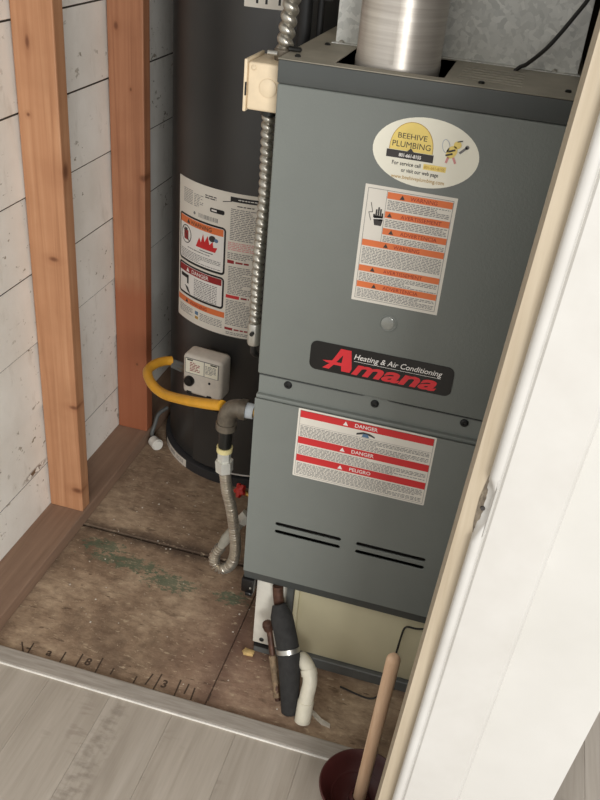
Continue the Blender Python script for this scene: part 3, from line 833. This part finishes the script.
# ------------------------------------------------------------------ junction box and conduits
jb = thing('junction_box', 'cream steel junction box on the upper side of the furnace', 'electrical box', (-0.027, 0.075, 1.19))
bm = B(); box(bm, (-0.0560, 0.030, 1.190), (-0.0006, 0.115, 1.2625), 0.004, 3)
obj('box_body', bm, 'cream_box', jb, True)
bm = B(); box(bm, (-0.0615, 0.0275, 1.187), (-0.0564, 0.118, 1.2660), 0.0018, 2)
obj('cover_plate', bm, 'cream_box', jb, True)
ko = lathe(B(), [(0.0140, 0.0), (0.0140, 0.0022), (0.0128, 0.0030), (0.0001, 0.0030)], (-0.0215, 0.0302, 1.2270), (0, -1, 0), 28, closed_ends=False)
obj('knockout', ko, 'cream_box', jb, True)
obj('cover_slot', box(B(), (-0.0585, 0.0266, 1.212), (-0.0562, 0.0290, 1.232)), 'black', jb)
obj('box_screw', lathe(B(), [(0.004, 0), (0.004, 0.0015), (0.002, 0.003)], (-0.046, 0.0300, 1.2545), (0, -1, 0), 10), 'cream_box', jb)

def spiral(R_, pitch, a):
    def f(s, th):
        q = (s/pitch + th/(2*PI)) % 1.0
        return R_ - a + a*math.sin(PI*q)**0.75
    return f
cu_ = thing('metal_conduit', 'spiral metal conduit rising from the furnace top corner beside the flue', 'conduit', (-0.013, 0.07, 1.268))
obj('conduit_sleeve', tube(B(), spline([(-0.0135, 0.078, 1.274), (-0.0117, 0.080, 1.3064), (-0.0086, 0.085, 1.3489), (-0.006, 0.09, 1.40), (0.0, 0.10, 1.6), (0.0, 0.10, 2.2)], 0.0011)[:560], 0.012, 24, True, spiral(0.0138, 0.0165, 0.0048)), 'conduit_metal', cu_, True)
bm = B(); lathe(bm, [(0.0135, -0.004), (0.0145, 0.0), (0.0145, 0.012), (0.0125, 0.014)], (-0.0140, 0.077, 1.2665), seg=24)
cl = obj('connector', bm, 'gray_iron', cu_, True)
obj('clamp_screw', tube(B(), [(-0.036, 0.066, 1.2730), (-0.020, 0.066, 1.2730)], 0.0040, 10), 'bright_metal', cl)
obj('clamp_ear', box(B(), (-0.002, 0.055, 1.2805), (0.020, 0.063, 1.2875), 0.002, 1), 'screw_metal', cl)

cd = thing('metal_conduit', 'spiral metal conduit hanging down from the cream junction box', 'conduit', (-0.03, 0.075, 0.75))
obj('conduit_sleeve', tube(B(), spline([(-0.0285, 0.066, 1.186), (-0.0285, 0.066, 1.15), (-0.0255, 0.062, 1.04), (-0.0295, 0.064, 0.925), (-0.0300, 0.068, 0.80)], 0.0011), 0.0095, 24, True, spiral(0.0112, 0.0135, 0.0042)), 'conduit_metal', cd, True)
lo = obj('connector', lathe(B(), [(0.011, 0), (0.0125, 0.004), (0.0125, 0.040), (0.0115, 0.044)], (-0.0300, 0.0685, 0.757), seg=20), 'bright_metal', cd, True)
obj('clamp_screw', tube(B(), [(-0.030, 0.050, 0.785), (-0.030, 0.060, 0.785)], 0.004, 10), 'screw_metal', lo)
obj('connector_nut', lathe(B(), [(0.011, 0), (0.0135, 0.002), (0.0135, 0.010), (0.011, 0.012)], (-0.0285, 0.066, 1.177), seg=20), 'screw_metal', cd, True)
obj('conduit_tail', tube(B(), spline([(-0.0300, 0.0685, 0.757), (-0.0300, 0.074, 0.735), (-0.022, 0.10, 0.718), (-0.0008, 0.12, 0.715)], 0.003), 0.006, 12), 'wire_black', cd, True)

# ------------------------------------------------------------------ water heater
HC = (-0.24, 0.857); HR = 0.262
wh = thing('water_heater', 'dark grey cylindrical gas water heater in the closet corner', 'water heater', (HC[0], HC[1], 0))
obj('tank_jacket', lathe(B(), [(HR-0.004, 0.036), (HR, 0.042), (HR, 1.50), (HR-0.006, 1.515), (HR-0.03, 1.525), (0.02, 1.54)], (*HC, 0), seg=96), 'heater_paint', wh, True)
obj('base_ring', lathe(B(), [(HR+0.013, 0.0), (HR+0.013, 0.028), (HR+0.010, 0.030), (HR-0.008, 0.030), (HR-0.008, 0.04)], (*HC, 0), seg=96), 'heater_base_paint', wh, True)
def on_tank(zb, a_left, r=HR):
    """u runs along the jacket from angle a_left (radians) towards the right"""
    return lambda u, v, h: (HC[0]+(r+h)*math.cos(a_left+u/r), HC[1]+(r+h)*math.sin(a_left+u/r), zb+v)
def tank_sheet(name, a0, a1, zb, zt, mat, parent, r=HR, thick=0.0006, seg=40):
    bm = B(); lathe(bm, [(r+0.0001, zb), (r+thick, zb), (r+thick, zt), (r+0.0001, zt)], (*HC, 0), seg=seg, a0=a0, a1=a1)
    return obj(name, bm, mat, parent)
RD = math.radians
def ang(d): return RD(d)
# burner access cover on the lower jacket
cov = tank_sheet('burner_cover', ang(-114), ang(-62), 0.045, 0.235, 'heater_paint', wh, thick=0.010)
tank_sheet('cover_edge', ang(-96), ang(-62), 0.0395, 0.0440, 'ink_white', cov, r=HR+0.004, thick=0.006)
st = tank_sheet('barcode_strip', ang(-147), ang(-119), 0.002, 0.027, 'paper', wh, r=HR+0.0132, thick=0.0008, seg=20)
pr = Print()
for k in range(14):
    u = 0.045+k*0.0022; pr.rect('ink_grey', u, u+0.0006+0.0008*rng.random(), 0.009, 0.019)
pr.small_print('ink_grey', 0.008, 0.036, 0.006, 0.021, 0.004, 0.4)
pr.small_print('ink_grey', 0.086, 0.122, 0.006, 0.021, 0.004, 0.4)
pr.build(on_tank(0.002, ang(-147), HR+0.0136), st, {}, (), 0.009)
# large instruction label
A0, A1, LZ0, LZ1 = ang(-134.5), ang(-78.5), 0.472, 0.853
lab = tank_sheet('instruction_label', A0, A1, LZ0, LZ1, 'paper', wh); lab['label'] = 'large white safety instruction label with red and orange warnings'
w = (A1-A0)*HR; h = LZ1-LZ0
pr = Print()
colx = w*0.705
pr.small_print('ink_grey', 0.024, 0.062, h-0.062, h-0.022, 0.0042, 0.4)
pr.small_print('ink_grey', 0.068, 0.100, h-0.062, h-0.026, 0.0042, 0.4, 0.6)
pr.small_print('ink', 0.106, 0.140, h-0.030, h-0.018, 0.0055, 0.5)
pr.poly('ink_black', rrect(0.122, 0.164, h-0.060, h-0.049, 0.004), 1); pr.rect('ink_white', 0.127, 0.142, h-0.0565, h-0.0525, 2)
for k in range(20):
    u = 0.085+k*0.0031; pr.rect('ink_grey', u, u+0.0009+0.0012*rng.random(), h-0.084, h-0.073)
pr.ellipse('ink_grey', 0.070, h-0.078, 0.004, 0.004)
pr.line('ink', 0.158, h-0.026, 0.182, h-0.021, 0.002)
# first framed warning
def framed(y0, y1, band, word, inkw):
    pr.poly('ink_black', rrect(0.006, colx-0.010, y0, y1, 0.010), 1)
    pr.poly('ink_white', rrect(0.011, colx-0.015, y0+0.006, y1-0.005, 0.005), 2)
    pr.rect(band, 0.011, colx-0.017, y1-0.024, y1-0.006, 3)
    pr.text(inkw, word, (colx-0.005)/2+0.006, y1-0.0205, 0.0150, 'CENTER', 0.01, lift=4)
    pr.triangle(inkw, (colx-0.005)/2-0.040, y1-0.0205, 0.013, 4)
framed(h-0.216, h-0.091, 'ink_orange', 'WARNING', 'ink')
# no-can pictogram and the flames
cx, cy = 0.038, h-0.143
pr.ellipse('ink', cx, cy, 0.022, 0.024, lift=3); pr.ellipse('ink_white', cx, cy, 0.0195, 0.0215, lift=4)
pr.poly('ink_dark_red', rrect(cx-0.009, cx+0.010, cy-0.014, cy+0.012, 0.003), 5); pr.rect('ink', cx-0.006, cx+0.006, cy+0.010, cy+0.017, 6)
pr.line('ink', cx-0.013, cy+0.015, cx+0.014, cy-0.016, 0.003, 6)
pr.poly('ink_red', [(0.078, h-0.162), (0.142, h-0.162), (0.148, h-0.148), (0.136, h-0.150), (0.134, h-0.135), (0.124, h-0.146), (0.118, h-0.124), (0.108, h-0.143), (0.103, h-0.123), (0.096, h-0.147), (0.090, h-0.136)], 4)
pr.ellipse('ink', 0.132, h-0.128, 0.010, 0.008, 0.3, 5); pr.ellipse('ink_blue', 0.144, h-0.130, 0.006, 0.005, 0, 5)
pr.line('ink', 0.092, h-0.168, 0.135, h-0.168, 0.002, 4)
pr.small_print('ink', 0.045, 0.125, h-0.180, h-0.172, 0.0042, 0.45, lift=3)
pr.small_print('ink_grey', 0.016, colx-0.022, h-0.207, h-0.181, 0.0042, 0.42, lift=3)
framed(h-0.310, h-0.222, 'ink_dark_red', 'DANGER', 'ink_white')
pr.poly('ink_black', [(0.018, h-0.262), (0.045, h-0.262), (0.045, h-0.276), (0.052, h-0.276), (0.052, h-0.252), (0.018, h-0.252)], 4)
pr.poly('ink', [(0.034, h-0.282), (0.050, h-0.286), (0.060, h-0.303), (0.048, h-0.298)], 4)
pr.small_print('ink_grey', 0.074, colx-0.030, h-0.304, h-0.250, 0.0048, 0.45, lift=3)
pr.rect('ink_orange', 0.003, colx-0.006, h-0.333, h-0.317, 1)
pr.text('ink_dark_red', 'WARNING', colx/2, h-0.330, 0.013, 'CENTER', 0.01, lift=2); pr.triangle('ink', colx/2-0.045, h-0.330, 0.012)
pr.small_print('ink_grey', 0.012, 0.070, h-0.366, h-0.340, 0.0045, 0.42); pr.small_print('ink_grey', 0.098, colx-0.012, h-0.366, h-0.340, 0.0045, 0.42)
pr.rect('ink_blue', 0.080, 0.092, h-0.352, h-0.342); pr.rect('ink_gold', 0.080, 0.092, h-0.364, h-0.356)
# right column
c0, c1 = colx, w-0.006
pr.rect('ink_black', c0-0.002, c1+0.004, h-0.021, h-0.009, 1)
pr.small_print('ink_white', c0+0.018, c1, h-0.018, h-0.012, 0.004, 0.5, lift=2)
pr.small_print('ink', c0+0.016, c1, h-0.034, h-0.027, 0.005, 0.5)
pr.small_print('ink_grey', c0, c1, h-0.120, h-0.036, 0.0045, 0.46)
pr.small_print('ink_pink', c0-0.004, c1, h-0.146, h-0.121, 0.0045, 0.55)
pr.small_print('ink_grey', c0-0.004, c1, h-0.166, h-0.148, 0.0045, 0.46)
pr.rect('ink_dark_red', c0-0.004, c0+0.014, h-0.179, h-0.170); pr.small_print('ink_dark_red', c0+0.018, c1-0.006, h-0.179, h-0.170, 0.007, 0.7)
pr.small_print('ink_grey', c0, c1, h-0.262, h-0.184, 0.0045, 0.46)
pr.rect('ink_red', c0-0.004, c0+0.032, h-0.273, h-0.264); pr.small_print('ink_dark_red', c0+0.036, c1, h-0.273, h-0.264, 0.007, 0.7)
pr.small_print('ink_grey', c0-0.003, c1, h-0.352, h-0.276, 0.0045, 0.46)
pr.rect('ink_dark_red', c0-0.004, c0+0.018, h-0.363, h-0.356); pr.small_print('ink_dark_red', c0+0.022, c1, h-0.364, h-0.356, 0.006, 0.7)
pr.small_print('ink_grey', c0, c1, h-0.376, h-0.366, 0.0045, 0.46)
pr.build(on_tank(LZ0, A0, HR+0.0002), lab, {'ink_red': 'printed_flames', 'ink_orange': 'orange_band', 'ink_black': 'black_frame'}, ('ink_orange',), 0.009)
# rating label above, only its foot in view
tl = tank_sheet('rating_label', ang(-93), ang(-73), 1.262, 1.40, 'paper', wh)
pr = Print()
for u in (0.026, 0.046, 0.074): pr.rect('ink_black', u, u+0.005, 0.0085, 0.032, 1)
pr.build(on_tank(1.262, ang(-93), HR+0.0002), tl, {'ink_black': 'printed_letters'})

# gas control valve on the heater
GV = Vector((-0.286, 0.547, 0.386))
gv = thing('gas_control', 'beige gas control box with black knob on the water heater', 'control box', (GV.x, GV.y, 0.334))
Rz = Matrix.Translation(GV) @ Matrix.Rotation(RD(-6), 4, 'Z')
def gbox(a, b, bev): return box(B(), a, b, bev, 3, Rz)
bm = gbox((-0.056, -0.045, -0.058), (0.056, 0.014, 0.058), 0.011)
obj('control_body', bm, 'grey_plastic', gv, True)
obj('mounting_neck', gbox((-0.030, 0.012, -0.040), (0.030, 0.052, 0.035), 0.004), 'gray_iron', gv, True)
gl = obj('control_label', box(B(), (-0.0475, -0.0462, 0.006), (0.0475, -0.0449, 0.050), 0.0004, 1, Rz), 'ink_grey', gv)
pr = Print()
pr.rect('oval_paper', 0.002, 0.0535, 0.002, 0.0425); pr.rect('oval_paper', 0.0555, 0.093, 0.002, 0.0425)
pr.small_print('ink_dark_red', 0.014, 0.042, 0.008, 0.036, 0.0046, 0.5, lift=2); pr.small_print('ink_grey', 0.058, 0.088, 0.008, 0.036, 0.0042, 0.45, lift=2)
pr.rect('ink_black', 0.006, 0.022, 0.038, 0.0415, 3); pr.rect('ink_black', 0.072, 0.090, 0.038, 0.0415, 3)
pr.build(lambda u, v, hh: Rz @ Vector((-0.0475+u, -0.0462-hh, 0.006+v)), gl, {})
kb = obj('black_knob', lathe(B(), [(0.014, 0), (0.014, 0.008), (0.011, 0.012), (0.0001, 0.0125)], Rz @ Vector((-0.034, -0.045, -0.016)), Rz.to_3x3() @ Vector((0, -1, 0)), 24, closed_ends=False), 'black_gloss', gv, True)
obj('sight_hole', lathe(B(), [(0.0035, 0), (0.0035, 0.0012)], Rz @ Vector((0.022, -0.045, -0.010)), Rz.to_3x3() @ Vector((0, -1, 0)), 12), 'black', gv)
for xx in (-0.036, 0.022):
    obj('foot_notch', box(B(), (xx-0.007, -0.0462, -0.0582), (xx+0.007, -0.040, -0.048), 0.001, 1, Rz), 'black', gv)
obj('inlet_stub', tube(B(), [Rz @ Vector((-0.048, -0.004, -0.016)), Rz @ Vector((-0.090, 0.000, -0.012))], 0.011, 16), 'gray_iron', gv, True)
obj('inlet_nut', tube(B(), [Rz @ Vector((-0.076, 0.000, -0.014)), Rz @ Vector((-0.108, 0.002, -0.010))], 0.0135, 6), 'grey_rail', gv)

# yellow coated gas connector from the elbow round to the control
yp = spline([(-0.397, 0.560, 0.3835), (-0.413, 0.545, 0.3860), (-0.424, 0.508, 0.3930), (-0.4200, 0.455, 0.4000), (-0.3832, 0.400, 0.4026), (-0.3299, 0.35, 0.4147), (-0.2481, 0.28, 0.4579), (-0.1703, 0.22, 0.5011), (-0.128, 0.192, 0.524)], 0.006)
yl = thing('gas_connector', 'yellow coated flexible gas connector looping to the water heater control', 'gas hose', (-0.4152, 0.465, 0.391))
obj('yellow_hose', tube(B(), yp, 0.0122, 16), 'yellow_coat', yl, True)

# iron elbow, nipple and flexible steel gas line
ge = thing('gas_pipe_elbow', 'dark iron gas elbow and nipple entering the furnace side', 'pipe fitting', (-0.1128, 0.18, 0.45))
obj('elbow', tube(B(), spline([(-0.074, 0.18, 0.534), (-0.088, 0.18, 0.534), (-0.1035, 0.18, 0.526), (-0.112, 0.18, 0.507), (-0.1125, 0.18, 0.486)], 0.004), 0.0200, 20), 'gray_iron', ge, True)
obj('elbow_lip', tube(B(), [(-0.1125, 0.18, 0.492), (-0.1127, 0.18, 0.476)], 0.0228, 20), 'gray_iron', ge, True)
obj('elbow_lip', tube(B(), [(-0.082, 0.18, 0.534), (-0.068, 0.18, 0.534)], 0.0228, 20), 'gray_iron', ge, True)
obj('sealing_tape', tube(B(), [(-0.068, 0.18, 0.534), (-0.052, 0.18, 0.534)], [0.0175, 0.0160], 18), 'teflon', ge, True)
obj('brass_nipple', tube(B(), [(-0.052, 0.18, 0.534), (-0.0005, 0.18, 0.534)], 0.0125, 18), 'brass', ge, True)
obj('drop_nipple', tube(B(), [(-0.1127, 0.18, 0.477), (-0.1140, 0.18, 0.424)], 0.0150, 18), 'screw_metal', ge, True)

fx = thing('steel_flex_line', 'corrugated steel gas line hanging in a loop from the iron elbow', 'gas hose', (-0.1, 0.18, 0.08))
obj('tape_ring', tube(B(), [(-0.1139, 0.18, 0.428), (-0.1141, 0.18, 0.416)], 0.0180, 18), 'thread_tape', fx, True)
obj('fitting_body', tube(B(), [(-0.1141, 0.18, 0.417), (-0.1135, 0.18, 0.384)], 0.0150, 6), 'zinc', fx)
obj('flare_nut', tube(B(), [(-0.1137, 0.18, 0.391), (-0.1120, 0.18, 0.362)], [0.0205, 0.0195], 6), 'zinc', fx)
path = spline([(-0.112, 0.18, 0.366), (-0.1036, 0.18, 0.3104), (-0.090, 0.178, 0.2603), (-0.0779, 0.174, 0.1935), (-0.0725, 0.170, 0.1475), (-0.0790, 0.166, 0.108), (-0.0995, 0.166, 0.0850), (-0.1205, 0.170, 0.0895), (-0.1240, 0.175, 0.1126), (-0.1120, 0.182, 0.138)], 0.0011)
obj('corrugated_tube', tube(B(), path, 0.0105, 16, True, lambda s, th: 0.0112 + 0.0027*math.sin(2*PI*s/0.0068)), 'steel_corrugated', fx, True)
obj('end_sleeve', tube(B(), [(-0.1150, 0.180, 0.132), (-0.1020, 0.188, 0.160), (-0.0700, 0.205, 0.215)], [0.0085, 0.0135, 0.0120], 14), 'tape_grey', fx, True)
obj('end_nut', tube(B(), [(-0.0730, 0.203, 0.210), (-0.0600, 0.210, 0.230)], 0.0155, 6), 'zinc', fx)

gs = thing('gas_shutoff', 'red handled shutoff valve behind the steel gas line', 'valve', (-0.05, 0.28, 0.0))
obj('valve_body', tube(B(), spline([(-0.055, 0.215, 0.236), (-0.045, 0.25, 0.243), (-0.040, 0.285, 0.22), (-0.040, 0.29, 0.16), (-0.040, 0.29, 0.0)], 0.008), 0.0125, 14), 'gray_iron', gs, True)
bm = lathe(B(), [(0.005, -0.010), (0.011, -0.009), (0.0155, -0.004), (0.015, 0.004), (0.008, 0.008), (0.0001, 0.009)], (0, 0, 0), seg=40, closed_ends=False)
for v in bm.verts:
    a_ = math.atan2(v.co.y, v.co.x); k_ = 1+0.20*math.cos(5*a_); v.co.x *= k_; v.co.y *= k_
bmesh.ops.transform(bm, matrix=Matrix.Translation((-0.098, 0.262, 0.252)) @ Vector((-0.55, -0.65, 0.5)).to_track_quat('Z', 'Y').to_matrix().to_4x4(), verts=bm.verts)
kn = obj('red_handle', bm, 'red_plastic', gs, True)
obj('handle_stem', tube(B(), [(-0.045, 0.255, 0.240), (-0.098, 0.266, 0.250)], 0.006, 10), 'brass', gs, True)

# drain fitting with white cap by the heater foot
dv = thing('drain_cap', 'white plastic cap on a thin grey tube at the water heater foot', 'cap', (-0.50, 0.69, 0.0))
obj('cap', lathe(B(), [(0.012, -0.018), (0.0165, -0.017), (0.0165, 0.013), (0.0145, 0.017), (0.0001, 0.018)], (-0.494, 0.674, 0.0185), (0.75, -0.65, 0.05), 20), 'white_plastic', dv, True)
obj('cap_rib', lathe(B(), [(0.0178, -0.004), (0.0178, 0.004)], (-0.488, 0.669, 0.0192), (0.75, -0.65, 0.05), 20), 'white_plastic', dv)
obj('tube', tube(B(), spline([(-0.503, 0.684, 0.020), (-0.518, 0.700, 0.030), (-0.517, 0.722, 0.055), (-0.516, 0.745, 0.075), (-0.500, 0.775, 0.085)], 0.008), 0.006, 10), 'grey_rail', dv, True)

# pipes in the dark behind the furnace top
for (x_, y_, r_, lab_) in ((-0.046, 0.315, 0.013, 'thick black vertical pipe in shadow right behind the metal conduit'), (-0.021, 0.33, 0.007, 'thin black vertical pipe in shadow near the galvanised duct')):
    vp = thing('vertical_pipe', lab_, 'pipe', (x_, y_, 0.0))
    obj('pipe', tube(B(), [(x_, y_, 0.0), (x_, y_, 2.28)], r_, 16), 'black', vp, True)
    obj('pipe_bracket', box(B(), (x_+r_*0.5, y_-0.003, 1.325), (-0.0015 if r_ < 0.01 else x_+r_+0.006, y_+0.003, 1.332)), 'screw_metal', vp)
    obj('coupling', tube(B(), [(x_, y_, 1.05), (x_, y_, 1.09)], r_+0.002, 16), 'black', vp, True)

# ------------------------------------------------------------------ condensate and drain pipes in front of the base
ip = thing('insulated_pipe', 'black foam insulated pipe leaning from under the furnace to the floor', 'pipe', (0.154, -0.107, 0.0))
obj('copper_stub', tube(B(), spline([(0.0755, 0.006, 0.2340), (0.079, 0.002, 0.212), (0.086, -0.004, 0.185), (0.100, -0.018, 0.165)], 0.006), 0.0115, 14), 'copper', ip, True)
pth = spline([(0.086, -0.012, 0.200), (0.097, -0.025, 0.180), (0.1255, -0.060, 0.1277), (0.1417, -0.088, 0.0686), (0.1535, -0.108, 0.0005)], 0.008)
obj('foam_sleeve', tube(B(), pth, [0.015+0.009*min(1, i/3) - 0.0045*max(0, (i-14)/12) for i in range(len(pth))], 18), 'foam', ip, True)
obj('steel_band', tube(B(), [(0.1240, -0.0583, 0.1315), (0.1275, -0.063, 0.1235)], 0.0252, 20), 'bright_metal', ip, True)

bp_ = thing('brown_tube', 'thin brown tube with ragged pale wrap left of the foam pipe', 'pipe', (0.120, -0.085, 0.0))
obj('tube', tube(B(), spline([(0.0715, -0.030, 0.149), (0.080, -0.038, 0.125), (0.096, -0.058, 0.078), (0.112, -0.078, 0.030), (0.121, -0.088, 0.0)], 0.006), 0.0065, 12), 'copper', bp_, True)
obj('tube_cap', lathe(B(), [(0.006, -0.012), (0.0110, -0.010), (0.0120, 0.0), (0.010, 0.008), (0.004, 0.012)], (0.0700, -0.030, 0.149), (-0.3, -0.1, 1), 14), 'copper', bp_, True)
bm = B(); tube(bm, spline([(0.091, -0.0535, 0.092), (0.104, -0.068, 0.053), (0.118, -0.086, 0.008)], 0.005), 0.0080, 9)
for v in bm.verts: v.co += Vector((rng.uniform(-.0012, .0012), rng.uniform(-.0012, .0012), 0))
obj('torn_wrap', bm, 'wrap_brown', bp_, True)

pv = thing('pvc_elbow', 'off-white plastic drain elbow ending at the floor beside the foam pipe', 'pipe', (0.185, -0.12, 0.0))
pth = spline([(0.1540, -0.052, 0.105), (0.1640, -0.062, 0.1075), (0.1780, -0.077, 0.1030), (0.1850, -0.090, 0.0840), (0.1845, -0.105, 0.055), (0.1850, -0.119, 0.017)], 0.005)
obj('elbow_pipe', tube(B(), pth, 0.0155, 18), 'pvc', pv, True)
obj('socket_lip', tube(B(), [(0.1846, -0.1075, 0.047), (0.1851, -0.1215, 0.0)], 0.0172, 18), 'pvc', pv, True)
obj('socket_lip', tube(B(), [(0.1760, -0.0750, 0.1045), (0.1815, -0.0825, 0.0955)], 0.0172, 18), 'pvc', pv, True)

wr = tube(B(), spline([(0.43, 0.020, 0.233), (0.4007, 0.02, 0.2120), (0.3778, 0.02, 0.2013), (0.357, 0.02, 0.2000), (0.3498, 0.02, 0.1911), (0.3463, 0.02, 0.1572), (0.3443, 0.015, 0.1262), (0.342, 0.008, 0.0821), (0.335, -0.005, 0.03), (0.31, -0.02, 0.004), (0.24, -0.01, 0.003)], 0.006), 0.0021, 8)
tag(obj('thin_wire', wr, 'wire_black', None, True, (0.342, 0.008, 0.0)), 'thin black wire hanging under the furnace in front of the cream base', 'wire')

# ------------------------------------------------------------------ plunger in the doorway
PX, PY = 0.3370, -0.2730
pg = thing('toilet_plunger', 'toilet plunger with pale wooden handle and maroon rubber cup', 'plunger', (PX, PY, 0.007))
obj('rubber_cup', lathe(B(), [(0.020, 0.0), (0.026, 0.001), (0.045, 0.010), (0.064, 0.026), (0.075, 0.044), (0.0800, 0.052), (0.0805, 0.055), (0.0780, 0.0565), (0.0745, 0.054), (0.0690, 0.044), (0.058, 0.028), (0.042, 0.016), (0.026, 0.0105), (0.0205, 0.012), (0.0195, 0.022), (0.0165, 0.0245), (0.0135, 0.0245)], (PX, PY, 0.007), seg=56, closed_ends=False), 'maroon_rubber', pg, True)
obj('cup_ridge', lathe(B(), [(0.0498, 0.0214), (0.0515, 0.0245), (0.0535, 0.0255), (0.0550, 0.0260)], (PX, PY, 0.007), seg=48, closed_ends=False), 'maroon_rubber', pg, True)
TX, TY, TZ = PX+0.012, PY-0.002, 0.412
pth = [Vector((PX, PY, 0.012)).lerp(Vector((TX, TY, TZ)), k/12) for k in range(13)] + [Vector((TX, TY, TZ+0.004)), Vector((TX, TY, TZ+0.008)), Vector((TX, TY, TZ+0.010))]
obj('wooden_handle', tube(B(), pth, [0.0122]*12+[0.0122, 0.0112, 0.0085, 0.005], 20), 'plunger_wood', pg, True)

# ------------------------------------------------------------------ small things on the closet floor
bm = B(); prism(bm, [(0.198, -0.090, 0.0005), (0.206, -0.094, 0.0005), (0.222, -0.106, 0.0005), (0.243, -0.113, 0.0005), (0.244, -0.121, 0.0005), (0.226, -0.119, 0.0005), (0.207, -0.107, 0.0005), (0.197, -0.098, 0.0005)], (0, 0, 0.004))
tag(obj('paper_scrap', bm, 'plaster_bit', None, False, (0.22, -0.105, 0)), 'small torn whitish scrap on the floor beside the plastic elbow', 'scrap')
bm = B(); box(bm, (0.008, 0.004, 0.0), (0.034, 0.018, 0.012), 0.004, 2)
for v in bm.verts: v.co += Vector((rng.uniform(-.002, .002), rng.uniform(-.002, .002), rng.uniform(-.001, .001) if v.co.z > .003 else 0))
tag(obj('yellow_crumb', bm, 'yellow_crumb', None, True, (0.02, 0.01, 0)), 'yellowish crumb of dried filler at the left foot of the base', 'crumb')
bm = B()
for k in range(90):
    x = rng.uniform(-0.50, 0.40); y = rng.uniform(-0.14, 0.55); s = rng.uniform(0.0006, 0.0019)
    if (x-HC[0])**2+(y-HC[1])**2 < (HR+.03)**2 or (x > 0.0 and y > 0.02): continue
    box(bm, (x-s, y-s*rng.uniform(.5, 1.2), 0.0), (x+s, y+s*rng.uniform(.5, 1.2), s*0.7), 0)
dbr = obj('floor_debris', bm, 'plaster_bit'); dbr['kind'] = 'stuff'; tag(dbr, 'tiny pale crumbs scattered over the closet subfloor', 'debris')
# stamped marks along the panel edge
pr = Print()
for (xa, ya, xb, yb) in ((-0.466, -.1277, -.4487, -.152), (-.4399, -.1214, -.4377, -.152), (-.4475, -.139, -.4385, -.139), (-.3616, -.1207, -.3601, -.152), (-.3242, -.1132, -.3224, -.152), (-.2781, -.1087, -.2756, -.152), (-.1571, -.1126, -.1615, -.145), (-.1388, -.1061, -.1400, -.152), (-.0938, -.1074, -.0917, -.152), (-.0735, -.1116, -.0735, -.14), (-.0575, -.1173, -.0548, -.15), (-.243, -.126, -.243, -.145), (-.187, -.130, -.187, -.15), (-.02, -.12, -.02, -.14)):
    pr.line('stamp_ink', xa, ya, xb, yb, 0.0034)
for dg, xx, yy in (('a', -0.400, -0.143), ('8', -0.310, -0.139), ('3', -0.130, -0.139)):
    pr.text('stamp_ink', dg, xx, yy, 0.028, 'LEFT', 0.03)
pr.build(lambda u, v, h_: (u, v, 0.0002+h_*0.3), floor2, {'stamp_ink': 'stamped_marks'})
